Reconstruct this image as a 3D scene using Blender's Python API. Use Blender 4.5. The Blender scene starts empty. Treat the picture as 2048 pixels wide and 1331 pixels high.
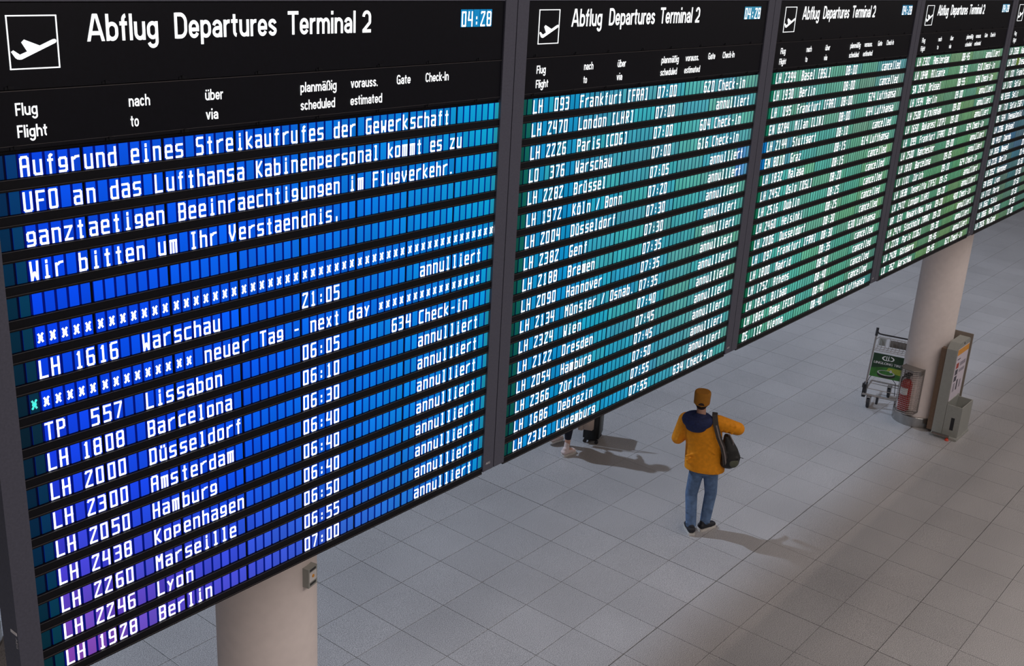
import bpy, bmesh, math, random
from mathutils import Vector, Matrix
random.seed(7)
SC = bpy.context.scene
COL = SC.collection
def R(d): return math.radians(d)
def s2l(c):
    c = c/255.0
    return c/12.92 if c <= 0.04045 else ((c+0.055)/1.055)**2.4
def rgb(r, g, b): return (s2l(r), s2l(g), s2l(b), 1.0)

# ------------------------------------------------------------------ camera
CH = 6.342
yaw, pit, rol = 0.9011779846393981, -0.3381515048898265, 0.05711500663023681
F_ = Vector((math.cos(pit)*math.sin(yaw), math.cos(pit)*math.cos(yaw), math.sin(pit)))
r_ = Vector((math.cos(yaw), -math.sin(yaw), 0)); u_ = r_.cross(F_)
R_ = r_*math.cos(rol)+u_*math.sin(rol); U_ = -r_*math.sin(rol)+u_*math.cos(rol)
FPX = 2196.6
cam_d = bpy.data.cameras.new('camera'); cam = bpy.data.objects.new('camera', cam_d); COL.objects.link(cam)
cam_d.sensor_width = 36.0; cam_d.sensor_fit = 'HORIZONTAL'; cam_d.lens = FPX/2048*36.0
cam_d.clip_start = 0.05; cam_d.clip_end = 200
cam.matrix_world = Matrix(((R_.x, U_.x, -F_.x, 0), (R_.y, U_.y, -F_.y, 0), (R_.z, U_.z, -F_.z, CH), (0, 0, 0, 1)))
SC.camera = cam
def project(x, y, z):
    d = Vector((x, y, z-CH)); k = d.dot(F_)
    if k < 0.05: return None
    return (1024+FPX*d.dot(R_)/k, 665.5-FPX*d.dot(U_)/k, k)

# ------------------------------------------------------------------ world, lights, exposure
w = bpy.data.worlds.new('world'); SC.world = w; w.use_nodes = True
w.node_tree.nodes['Background'].inputs[0].default_value = (0.55, 0.5, 0.5, 1)
w.node_tree.nodes['Background'].inputs[1].default_value = 0.15
SC.view_settings.view_transform = 'Standard'; SC.view_settings.look = 'None'
SC.view_settings.exposure = 0.0; SC.view_settings.gamma = 1.0
SC.view_settings.use_curve_mapping = False

def lamp(name, kind, loc, target, energy, color, **kw):
    l = bpy.data.lights.new(name, kind); l.energy = energy; l.color = color
    for k, v in kw.items(): setattr(l, k, v)
    o = bpy.data.objects.new(name, l); COL.objects.link(o); o.location = loc
    o.rotation_euler = (Vector(target)-Vector(loc)).to_track_quat('-Z', 'Y').to_euler()
    return o
COOL = (0.68, 0.80, 1.0); WARM = (1.0, 0.80, 0.70)
# cool floodlight of the high hall behind the boards, cut off by the occluder slab
lamp('hall_floodlight', 'SPOT', (6.3, 18.8, 15.3), (10.4, 5.3, 0), 8400, COOL, spot_size=R(100), spot_blend=0.6, shadow_soft_size=0.20)
lamp('far_cool_fill', 'SPOT', (22.0, 18.8, 15.3), (26.0, 6.0, 0), 5600, COOL, spot_size=R(90), spot_blend=0.8, shadow_soft_size=0.5)  # soft cool fill added for the far floor
# warm strip luminaire running under the occluder slab just above the boards
lamp('strip_light', 'AREA', (18, 4.12, 8.85), (18, 4.12, 0), 170, WARM, shape='RECTANGLE', size=44, size_y=0.10)
# warm ambient fill added above the viewer's side
lamp('gallery_fill', 'AREA', (14, -2.2, 8.8), (14, -2.2, 0), 1300, (1.0, 0.90, 0.86), shape='RECTANGLE', size=40, size_y=6)

lamp('column_fill', 'AREA', (4.2, -1.8, 7.6), (3.7, 4.4, 1.0), 42, (1.0, 0.86, 0.80), shape='DISK', size=0.5)  # warm fill added out of view to brighten the near column

# ------------------------------------------------------------------ materials
def base_mat(name):
    m = bpy.data.materials.new(name); m.use_nodes = True
    n = m.node_tree.nodes; return m, n, m.node_tree.links, n['Principled BSDF']
def mat(name, col, rough=0.5, metal=0.0, var=0.08, scale=30.0, bump=0.0, emit=None, es=0.0, alpha=None):
    m, n, l, b = base_mat(name)
    tc = n.new('ShaderNodeTexCoord'); no = n.new('ShaderNodeTexNoise'); no.inputs['Scale'].default_value = scale
    no.inputs['Detail'].default_value = 4
    l.new(tc.outputs['Object'], no.inputs['Vector'])
    mr = n.new('ShaderNodeMapRange'); mr.inputs['To Min'].default_value = 1-var; mr.inputs['To Max'].default_value = 1+var
    mr.inputs['From Min'].default_value = 0.3; mr.inputs['From Max'].default_value = 0.7
    l.new(no.outputs['Fac'], mr.inputs['Value'])
    mx = n.new('ShaderNodeVectorMath'); mx.operation = 'SCALE'; mx.inputs[0].default_value = col[:3]
    l.new(mr.outputs[0], mx.inputs['Scale']); l.new(mx.outputs[0], b.inputs['Base Color'])
    b.inputs['Roughness'].default_value = rough; b.inputs['Metallic'].default_value = metal
    if bump:
        bp = n.new('ShaderNodeBump'); bp.inputs['Strength'].default_value = bump; bp.inputs['Distance'].default_value = 0.003
        l.new(no.outputs['Fac'], bp.inputs['Height']); l.new(bp.outputs[0], b.inputs['Normal'])
    if emit:
        b.inputs['Emission Color'].default_value = emit; b.inputs['Emission Strength'].default_value = es
    if alpha is not None: b.inputs['Alpha'].default_value = alpha
    return m
def glow_attr(name):                                # backlit display cell, its colour stored per face corner
    m, n, l, b = base_mat(name)
    a = n.new('ShaderNodeVertexColor'); a.layer_name = 'Col'
    b.inputs['Base Color'].default_value = (0.002, 0.002, 0.003, 1); b.inputs['Roughness'].default_value = 0.5; b.inputs['Specular IOR Level'].default_value = 0.08
    l.new(a.outputs[0], b.inputs['Emission Color']); b.inputs['Emission Strength'].default_value = 1.0
    return m
M_FLAP = glow_attr('backlit_flap')
M_WHITE = mat('backlit_white', (0.8, 0.8, 0.8, 1), 0.5, emit=(0.93, 0.98, 1.0, 1), es=1.15, var=0.0)
M_TEAL = mat('backlit_teal', (0.1, 0.3, 0.3, 1), 0.5, emit=rgb(60, 220, 205), es=1.0, var=0.0)
M_BLACK = mat('black_enamel', rgb(12, 13, 21), 0.42, var=0.15, scale=60)
M_BLACK.node_tree.nodes['Principled BSDF'].inputs['Specular IOR Level'].default_value = 0.2
M_RAIL = mat('black_rail', rgb(12, 13, 19), 0.5, var=0.15, scale=60)
M_RAIL.node_tree.nodes['Principled BSDF'].inputs['Specular IOR Level'].default_value = 0.2
M_LIP = mat('rail_lip', rgb(78, 74, 76), 0.4, 0.3)
M_FRAME = mat('anthracite_frame', rgb(82, 83, 97), 0.55, 0.15, var=0.10, scale=90)
M_FRAMESIDE = mat('anthracite_side', rgb(84, 82, 84), 0.55, 0.15, var=0.10, scale=90)
M_GREYMARK = mat('light_grey_mark', rgb(235, 233, 235), 0.5)
M_STEEL = mat('brushed_steel', rgb(170, 168, 165), 0.22, 0.9, var=0.05)
M_COLUMN = mat('column_paint', rgb(240, 229, 224), 0.6, var=0.03, scale=14)
M_WIRE = mat('grey_wire', rgb(150, 145, 140), 0.4, 0.6)
M_DARKP = mat('dark_plastic', rgb(38, 38, 42), 0.5)
M_RED = mat('extinguisher_red', rgb(160, 20, 18), 0.35)
M_PAPER = mat('white_label', rgb(225, 222, 220), 0.6)
M_SILVER = mat('silver_tube', rgb(178, 174, 172), 0.3, 0.75)
M_KIOSK = mat('kiosk_grey', rgb(158, 160, 154), 0.5, var=0.04)
M_BROWN2 = mat('kiosk_taupe', rgb(138, 128, 118), 0.6)
M_BROWN = mat('kiosk_brown', rgb(112, 90, 72), 0.6)
M_POSTER = mat('poster_paper', rgb(226, 218, 230), 0.5, var=0.02)
M_ORANGE = mat('poster_orange', rgb(238, 165, 60), 0.5)
M_POSTRED = mat('poster_red', rgb(185, 70, 55), 0.5)
M_POSTDK = mat('poster_dark', rgb(78, 76, 90), 0.5)
M_POSTGR = mat('poster_grey', rgb(165, 158, 172), 0.5)
M_CONE = mat('orange_red_plastic', rgb(215, 70, 45), 0.5)
M_WALL = mat('wall_paint', rgb(150, 145, 142), 0.8, var=0.03)
M_CEIL = mat('ceiling_paint', rgb(120, 116, 114), 0.85, var=0.03)
M_JACKET = mat('mustard_fabric', rgb(236, 150, 10), 0.8, var=0.10, scale=26, bump=0.6)
M_NAVY = mat('navy_lining', rgb(28, 40, 84), 0.8, var=0.25, scale=40, bump=0.5)
M_CAP = mat('ochre_cap', rgb(176, 118, 34), 0.85, var=0.10, scale=60)
M_JEANS = mat('blue_denim', rgb(92, 118, 154), 0.85, var=0.26, scale=16, bump=0.6)
M_SKIN = mat('skin', rgb(205, 160, 140), 0.55, var=0.05)
M_HAIR = mat('dark_brown_hair', rgb(45, 30, 24), 0.7, var=0.3, scale=120)
M_SHOE = mat('black_shoe', rgb(28, 30, 38), 0.6)
M_SOLE = mat('white_sole', rgb(214, 210, 204), 0.6)
M_BAG = mat('black_bag_fabric', rgb(24, 25, 25), 0.6, var=0.3, scale=18, bump=0.8)
M_OLIVE = mat('olive_patch', rgb(84, 88, 74), 0.6, var=0.2, scale=30)
M_STRAP = mat('strap_webbing', rgb(60, 55, 52), 0.7)
M_STRAPL = mat('strap_grey', rgb(128, 118, 116), 0.6)
M_TROUS = mat('dark_trousers', rgb(20, 24, 42), 0.8)
M_COAT = mat('beige_coat', rgb(205, 186, 172), 0.8)
M_SNEAK = mat('pale_sneaker', rgb(226, 208, 204), 0.7)
M_CASE = mat('black_case', rgb(20, 22, 24), 0.5, var=0.3, scale=50)
M_CASEG = mat('grey_case_side', rgb(88, 94, 96), 0.5)

def granite():
    m, n, l, b = base_mat('granite_tile')
    g = n.new('ShaderNodeNewGeometry')
    v = n.new('ShaderNodeTexNoise'); v.inputs['Scale'].default_value = 150; v.inputs['Detail'].default_value = 2; v.inputs['Roughness'].default_value = 0.9
    l.new(g.outputs['Position'], v.inputs['Vector'])
    r = n.new('ShaderNodeValToRGB'); e = r.color_ramp.elements
    e[0].position = 0.37; e[0].color = rgb(96, 96, 98); e[1].position = 0.63; e[1].color = rgb(236, 234, 234)
    k = e.new(0.5); k.color = rgb(172, 171, 172)
    l.new(v.outputs['Fac'], r.inputs['Fac'])
    n2 = n.new('ShaderNodeTexNoise'); n2.inputs['Scale'].default_value = 0.9; n2.inputs['Detail'].default_value = 3
    l.new(g.outputs['Position'], n2.inputs['Vector'])
    mr = n.new('ShaderNodeMapRange'); mr.inputs['From Min'].default_value = .3; mr.inputs['From Max'].default_value = .7
    mr.inputs['To Min'].default_value = 0.83; mr.inputs['To Max'].default_value = 0.96
    l.new(n2.outputs['Fac'], mr.inputs['Value'])
    at = n.new('ShaderNodeAttribute'); at.attribute_name = 'tone'; at.attribute_type = 'GEOMETRY'
    mm = n.new('ShaderNodeMath'); mm.operation = 'ADD'; l.new(mr.outputs[0], mm.inputs[0]); l.new(at.outputs['Fac'], mm.inputs[1])
    vm = n.new('ShaderNodeVectorMath'); vm.operation = 'SCALE'
    l.new(r.outputs[0], vm.inputs[0]); l.new(mm.outputs[0], vm.inputs['Scale'])
    l.new(vm.outputs[0], b.inputs['Base Color'])
    b.inputs['Roughness'].default_value = 0.30
    b.inputs['Specular IOR Level'].default_value = 0.35
    return m
M_TILE = granite()
M_JOINT = mat('tile_joint', rgb(48, 46, 47), 0.9)

# ------------------------------------------------------------------ mesh helpers
class MB:
    """collects faces, several materials and optional corner colours, builds ONE mesh object"""
    def __init__(s): s.v = []; s.f = []; s.mi = []; s.c = []; s.has = False
    def face(s, pts, mi=0, cols=None):
        i = len(s.v); s.v += [tuple(p) for p in pts]; s.f.append(tuple(range(i, i+len(pts)))); s.mi.append(mi)
        s.c.append(cols if cols else [(0, 0, 0, 1)]*len(pts)); s.has = s.has or bool(cols)
    def box(s, a, b, mi=0, M=None, cols=None):
        x0, y0, z0 = a; x1, y1, z1 = b
        p = [Vector(q) for q in ((x0, y0, z0), (x1, y0, z0), (x1, y1, z0), (x0, y1, z0), (x0, y0, z1), (x1, y0, z1), (x1, y1, z1), (x0, y1, z1))]
        if M: p = [M @ q for q in p]
        for k, q in enumerate(((0, 1, 5, 4), (1, 2, 6, 5), (2, 3, 7, 6), (3, 0, 4, 7), (4, 5, 6, 7), (3, 2, 1, 0))):
            s.face([p[i] for i in q], mi, cols)
    def tube(s, pts, rad, n=8, mi=0, cap=True):
        pts = [Vector(p) for p in pts]
        rads = rad if isinstance(rad, (list, tuple)) else [rad]*len(pts)
        rings = []; prev = None
        for i, p in enumerate(pts):
            if i == 0: t = pts[1]-p
            elif i == len(pts)-1: t = p-pts[i-1]
            else: t = (pts[i+1]-p).normalized()+(p-pts[i-1]).normalized()
            t.normalize()
            if prev is None:
                a = Vector((0, 0, 1)) if abs(t.z) < .9 else Vector((1, 0, 0)); u = t.cross(a).normalized()
            else:
                u = prev-t*prev.dot(t); u.normalize()
            prev = u; w_ = t.cross(u)
            rings.append([p+(u*math.cos(2*math.pi*k/n)+w_*math.sin(2*math.pi*k/n))*rads[i] for k in range(n)])
        for a, b in zip(rings, rings[1:]):
            for k in range(n): s.face([a[k], a[(k+1) % n], b[(k+1) % n], b[k]], mi)
        if cap: s.face(rings[0][::-1], mi); s.face(rings[-1], mi)
    def prism(s, poly, y0, y1, mi=0):               # polygon in (x, z) extruded along y
        n = len(poly)
        s.face([(x, y0, z) for x, z in poly], mi); s.face([(x, y1, z) for x, z in reversed(poly)], mi)
        for i in range(n):
            (xa, za), (xb, zb) = poly[i], poly[(i+1) % n]
            s.face([(xa, y0, za), (xa, y1, za), (xb, y1, zb), (xb, y0, zb)], mi)
    def lathe(s, prof, n=48, c=(0, 0), mi=0):       # (radius, z) profile
        for (r0, z0), (r1, z1) in zip(prof, prof[1:]):
            for k in range(n):
                a, b = 2*math.pi*k/n, 2*math.pi*(k+1)/n
                P = [(c[0]+r0*math.cos(a), c[1]+r0*math.sin(a), z0), (c[0]+r0*math.cos(b), c[1]+r0*math.sin(b), z0),
                     (c[0]+r1*math.cos(b), c[1]+r1*math.sin(b), z1), (c[0]+r1*math.cos(a), c[1]+r1*math.sin(a), z1)]
                if r0 < 1e-6: P = P[1:]
                elif r1 < 1e-6: P = P[:3]
                s.face(P, mi)
    def mesh(s, name, mats, smooth=False, weld=False):
        me = bpy.data.meshes.new(name); me.from_pydata(s.v, [], s.f)
        for m in (mats if isinstance(mats, (list, tuple)) else [mats]): me.materials.append(m)
        me.polygons.foreach_set('material_index', s.mi)
        if s.has:
            ca = me.color_attributes.new('Col', 'FLOAT_COLOR', 'CORNER'); flat = []
            for c in s.c:
                for q in c: flat += list(q)
            ca.data.foreach_set('color', flat)
        if weld:
            bm = bmesh.new(); bm.from_mesh(me); bmesh.ops.remove_doubles(bm, verts=bm.verts, dist=1e-5)
            bmesh.ops.recalc_face_normals(bm, faces=bm.faces); bm.to_mesh(me); bm.free()
        if smooth: me.polygons.foreach_set('use_smooth', [True]*len(me.polygons))
        me.update(); return me
    def build(s, name, mats, parent=None, smooth=False, weld=False):
        return link(name, s.mesh(name, mats, smooth, weld), parent)
def link(name, me, parent=None):
    o = bpy.data.objects.new(name, me); COL.objects.link(o)
    if parent: o.parent = parent
    return o
def tag(o, label=None, cat=None, group=None, kind=None):
    if label: o['label'] = label
    if cat: o['category'] = cat
    if group: o['group'] = group
    if kind: o['kind'] = kind
    return o
def thing(name, label, cat, loc=(0, 0, 0), rz=0, group=None):
    o = bpy.data.objects.new(name, None); o.empty_display_size = .1; COL.objects.link(o)
    o.location = loc; o.rotation_euler = (0, 0, rz); return tag(o, label, cat, group)

# text from the built-in font, squeezed to a given width and cap height, heavier verticals
def text_faces(body, x0, z0, width, cap, y, mb, mi=0, bold=0.0, capref=None):
    c = bpy.data.curves.new('txt', 'FONT'); c.body = body; c.resolution_u = 3; c.size = 1.0
    o = bpy.data.objects.new('txt', c); me = o.to_mesh()
    xs = [v.co.x for v in me.vertices]; mn, mx = min(xs), max(xs)
    sx = (width-bold)/(mx-mn); sz = cap/0.70
    shifts = (0,) if bold == 0 else (0, bold/2, bold)
    for d in shifts:
        for p in me.polygons:
            mb.face([(x0+d+(me.vertices[i].co.x-mn)*sx, y, z0+me.vertices[i].co.y*sz) for i in p.vertices], mi)
    o.to_mesh_clear(); bpy.data.objects.remove(o); bpy.data.curves.remove(c)

# condensed grotesque lettering of the header panels, drawn with strokes (cap height 10, x-height 7)
def _arc(x0, x1, y0, y1, a0, a1, ry=2.1, n=14):
    cx, rx = (x0+x1)/2, (x1-x0)/2; o = []
    for k in range(n+1):
        a = R(a0+(a1-a0)*k/n); sn = math.sin(a)
        yc = (y1-ry) if sn > 1e-6 else (y0+ry) if sn < -1e-6 else None
        if yc is None:
            yc = None
            prev = math.sin(R(a0+(a1-a0)*(k-.5)/n)) if k else math.sin(R(a0+(a1-a0)*(k+.5)/n))
            yc = (y1-ry) if prev > 0 else (y0+ry)
        o.append((cx+rx*math.cos(a), yc+ry*sn))
    return o
_b, _x, _c = .68, 6.32, 9.32
def _ring(x0, x1, y0=_b, y1=_x, ry=2.1): p = _arc(x0, x1, y0, y1, 0, 360, ry, 28); return p+[p[0]]
_S = .8
def _arch(x0, x1): return [(x0, 3.6)]+_arc(x0, x1, 0, _x, 170, 0)+[(x1, 0)]
def _e(w): return _arc(_S, w-_S, _b, _x, -22, -360, 2.1, 26)+[(w-_S, 3.35), (_S, 3.35)]
def _a(w):
    x1 = w-_S
    return [_arc(_S, x1, 0, _x, 168, 0, 1.9)+[(x1, 0)], [(x1, 3.9), (w*.55, 3.75)]+_arc(_S, x1, _b, 3.75, 110, 300, 1.5)+[(x1, 2.0)]]
def _s(w):
    return [_arc(_S, w-_S, 3.55, _x, 12, 205, 1.5)+_arc(_S, w-_S, _b, 3.45, 25, -168, 1.5)]
def _dots(w): return [[(w*.27, 8.2), (w*.27, 9.6)], [(w*.73, 8.2), (w*.73, 9.6)]]
HF = {'A': (8.4, [[(.75, 0), (3.75, 10)], [(7.65, 0), (4.65, 10)], [(1.7, 3.0), (6.7, 3.0)], [(3.2, 9.35), (5.2, 9.35)]]),
 'b': (6.0, [[(_S, 0), (_S, 10)], _ring(_S, 5.2)]), 'd': (6.0, [[(5.2, 0), (5.2, 10)], _ring(_S, 5.2)]),
 'p': (5.8, [[(_S, -2.6), (_S, 7)], _ring(_S, 5.0)]), 'g': (5.8, [[(5.0, 7), (5.0, -.4)]+_arc(_S, 5.0, -2.5, 1, 0, -165, 1.9), _ring(_S, 5.0, _b+.2)]),
 'f': (4.0, [[(1.75, 0), (1.75, 7.6)]+_arc(1.75, 5.0, 5, 9.35, 180, 100, 1.6), [(0, 6.4), (3.7, 6.4)]]),
 'l': (1.6, [[(_S, 0), (_S, 10)]]), 'i': (1.6, [[(_S, 0), (_S, 7)], [(_S, 8.4), (_S, 10)]]), 'I': (1.7, [[(.85, 0), (.85, 10)]]),
 'u': (5.7, [[(_S, 7), (_S, 2.8)]+_arc(_S, 4.9, _b, 7, 180, 360)+[(4.9, 3.2)], [(4.9, 0), (4.9, 7)]]),
 'n': (5.7, [[(_S, 0), (_S, 7)], _arch(_S, 4.9)]), 'h': (5.7, [[(_S, 0), (_S, 10)], _arch(_S, 4.9)]),
 'm': (8.6, [[(_S, 0), (_S, 7)], _arch(_S, 4.3), _arch(4.3, 7.8)]), 'r': (3.7, [[(_S, 0), (_S, 7)], [(_S, 3.8)]+_arc(_S, 5.6, 0, _x, 170, 80)]),
 'e': (5.6, [_e(5.6)]), 'a': (5.5, _a(5.5)), 's': (5.1, _s(5.1)), 'c': (5.2, [_arc(_S, 4.4, _b, _x, 25, 335, 2.1, 26)]), 'o': (5.6, [_ring(_S, 4.8)]),
 't': (3.9, [[(1.75, 9.2), (1.75, 2.4)]+_arc(1.75, 4.6, _b-.05, 5, 180, 262, 1.6), [(0, 6.4), (3.7, 6.4)]]),
 'v': (5.4, [[(.7, 7), (2.7, .2)], [(4.7, 7), (2.7, .2)]]), 'k': (5.4, [[(_S, 0), (_S, 10)], [(4.6, 7), (1.1, 2.7)], [(2.1, 4.0), (4.8, 0)]]),
 'D': (6.8, [[(_S, 0), (_S, 10)], [(_S, _c), (3.2, _c)]+_arc(.4, 6.0, _b, _c, 88, -88, 3.0)+[(3.2, _b), (_S, _b)]]),
 'T': (6.6, [[(0, _c), (6.6, _c)], [(3.3, 0), (3.3, 10)]]), 'F': (5.2, [[(_S, 0), (_S, 10)], [(_S, _c), (5.2, _c)], [(_S, 5.0), (4.7, 5.0)]]),
 'G': (6.6, [_arc(_S, 5.8, _b, _c, 22, 360, 2.6, 30)[:-1]+[(5.8, 4.6)], [(3.4, 4.6), (5.8, 4.6)], [(5.8, 0), (5.8, 4.6)]]), 'C': (6.3, [_arc(_S, 5.5, _b, _c, 22, 338, 2.6, 28)]),
 '2': (5.6, [_arc(_S, 4.8, 3, _c, 178, -20, 2.2)+[(_S, .9)], [(.15, _b), (5.5, _b)]]), '.': (1.8, [[(.9, 0), (.9, 1.5)]]), '-': (3.6, [[(.3, 3.9), (3.3, 3.9)]]),
 'ß': (6.0, [[(_S, 0), (_S, 7.2)]+_arc(_S, 4.9, 5.2, _c, 180, 0, 2.1)+_arc(2.6, 4.9, 5.4, 8.4, 0, -60, 1.5)+_arc(2.2, 5.3, _b, 5.4, 60, -120, 2.1)]), ' ': (3.2, [])}
HF['ü'] = (5.7, HF['u'][1]+_dots(5.7)); HF['ä'] = (5.5, HF['a'][1]+_dots(5.5))
def stroke(mb, pts, w, fx, y, mi=0):
    """mitred ribbon of constant width along a polyline given in font units"""
    P_ = [Vector(p) for i, p in enumerate(pts) if i == 0 or (Vector(p)-Vector(pts[i-1])).length > 1e-4]
    if len(P_) < 2: return
    if len(P_) == 2 and abs(P_[0].x-P_[1].x) > .3 and abs(P_[0].y-P_[1].y) > 1:
        d = P_[1]-P_[0]; h = Vector((w/2*d.length/abs(d.y), 0))
        mb.face([(fx(q)[0], y, fx(q)[1]) for q in (P_[0]-h, P_[0]+h, P_[1]+h, P_[1]-h)], mi); return
    closed = (P_[0]-P_[-1]).length < 1e-4; n = len(P_); Ls = []
    for i in range(n):
        a = P_[i]-P_[i-1] if i else (P_[0]-P_[-2] if closed else P_[1]-P_[0])
        b = P_[i+1]-P_[i] if i < n-1 else (P_[1]-P_[0] if closed else P_[-1]-P_[-2])
        t = (a.normalized()+b.normalized()).normalized(); nn = Vector((-t.y, t.x)); k = w/2/max(.45, nn.dot(Vector((-b.y, b.x)).normalized()))
        Ls.append((P_[i]-nn*k, P_[i]+nn*k))
    for (a, b), (c, d) in zip(Ls, Ls[1:]): mb.face([(fx(q)[0], y, fx(q)[1]) for q in (a, c, d, b)], mi)
def cond_text(body, x0, z0, width, cap, y, mb, mi=0, w=1.5, track=.75):
    tot = sum(HF[c][0] for c in body)+track*(len(body)-1); sx = width/tot; sz = cap/10.0; x = 0.0
    for c in body:
        for pl in HF[c][1]: stroke(mb, pl, w, (lambda q, x=x: (x0+(x+q.x)*sx, z0+q.y*sz)), y, mi)
        x += HF[c][0]+track

# ------------------------------------------------------------------ the room
mb = MB(); mb.box((-8, -10, -0.30), (48, 22, -0.012)); fl = mb.build('floor', M_JOINT); tag(fl, kind='structure')
TX, TY, X0T, Y0T = 0.5975, 0.6003, 5.996, 2.777
tiles = []
def board_hides(x, y):
    # floor point behind the boards as seen from the camera
    t = YB/y if y > 3.9 else None
    if not t: return False
    bx, bz = x*t, CH-CH*t
    return 1.9 < bx < 16.7 and bz > 3.36
YB = 3.8517; XB = 1.7411; P = 3.0
nxa, nxb = int((-7.9-X0T)/TX), int((47.9-X0T)/TX); nya, nyb = int((-9.9-Y0T)/TY), int((21.9-Y0T)/TY)
for i in range(nxa, nxb):
    for j in range(nya, nyb):
        gx = 0.0046 if i % 12 == 6 else 0.0026; gy = {3: 0.0052, 0: 0.0036}.get(j % 12, 0.0026)
        gx1 = 0.0046 if (i+1) % 12 == 6 else 0.0026; gy1 = {3: 0.0052, 0: 0.0036}.get((j+1) % 12, 0.0026)
        a = (X0T+i*TX+gx, Y0T+j*TY+gy); b = (X0T+(i+1)*TX-gx1, Y0T+(j+1)*TY-gy1)
        cx, cy = (a[0]+b[0])/2, (a[1]+b[1])/2
        pr = project(cx, cy, 0); vis = 0
        if pr and -90 < pr[0] < 2130 and -60 < pr[1] < 1400 and not board_hides(cx, cy): vis = 1/pr[2]
        tiles.append((vis, a, b))
tiles.sort(key=lambda t: -t[0])
def tile_faces(mb, a, b, z):
    e = 0.002
    (x0, y0), (x1, y1) = a, b
    T = [(x0+e, y0+e, z), (x1-e, y0+e, z), (x1-e, y1-e, z), (x0+e, y1-e, z)]
    B = [(x0, y0, z-e*.2), (x1, y0, z-e*.2), (x1, y1, z-e*.2), (x0, y1, z-e*.2)]
    D = [(x, y, -0.0125) for x, y, _ in B]
    mb.face(T)
    for k in range(4):
        q = (k+1) % 4
        mb.face([B[k], B[q], T[q], T[k]]); mb.face([D[k], D[q], B[q], B[k]])
def tone(me, per, vals):
    at = me.attributes.new('tone', 'FLOAT', 'FACE'); at.data.foreach_set('value', [v for v in vals for _ in range(per)])
rest = MB(); rv = []
for k, (vis, a, b) in enumerate(tiles):
    tv = random.uniform(-0.035, 0.035); dz = random.uniform(-0.0006, 0.0)
    if k < 300 and vis > 0:
        m1 = MB(); tile_faces(m1, a, b, dz); me = m1.mesh('floor_tile', M_TILE); tone(me, 9, [tv]); link('floor_tile', me, fl)
    else:
        tile_faces(rest, a, b, dz); rv.append(tv)
me = rest.mesh('floor_tile', M_TILE); tone(me, 9, rv); tag(link('floor_tile', me, fl), kind='stuff')

def slab(name, a, b, m, **k):
    mb = MB(); mb.box(a, b); o = mb.build(name, m); tag(o, kind='structure'); return o
slab('wall_back', (-8, 22, -0.3), (48, 22.3, 16), M_WALL)
slab('wall_front', (-8, -10.3, -0.3), (48, -10, 16), M_WALL)
slab('wall_left', (-8.3, -10.3, -0.3), (-8, 22.3, 16), M_WALL)
slab('wall_right', (48, -10.3, -0.3), (48.3, 22.3, 16), M_WALL)
slab('ceiling', (-8.3, -10.3, 16), (48.3, 22.3, 16.3), M_CEIL)
slab('occluder_slab_1', (-8, -10, 8.9), (48, 12.75, 9.1), M_CEIL)        # unseen slab added to cut off the floodlight; the boards hang from it

# ------------------------------------------------------------------ columns
def column(x, y, r, label, ring=True):
    t = thing('round_column', label, 'column', (x, y, 0), 0, None)
    mb = MB(); mb.lathe([(r, 0.10), (r, 8.9)], 64); mb.build('shaft', M_COLUMN, t, smooth=True, weld=True)
    mb = MB(); mb.lathe([(0, 0), (r+0.036, 0), (r+0.036, 0.147), (r+0.033, 0.152), (r-0.01, 0.152)], 64); o = mb.build('base_ring', M_STEEL, t)
    for p in o.data.polygons: p.use_smooth = abs(p.normal.z) < 0.3
    return t
c1 = column(3.626, 4.65, 0.302, 'large pale round column under the left end of the first board, with a small alarm button box')
c2 = column(15.70, 4.65, 0.306, 'pale round column with steel base ring and caged fire extinguisher')
c3 = column(3.63, 9.12, 0.305, 'round column just glimpsed at the far left behind the first board')

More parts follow.
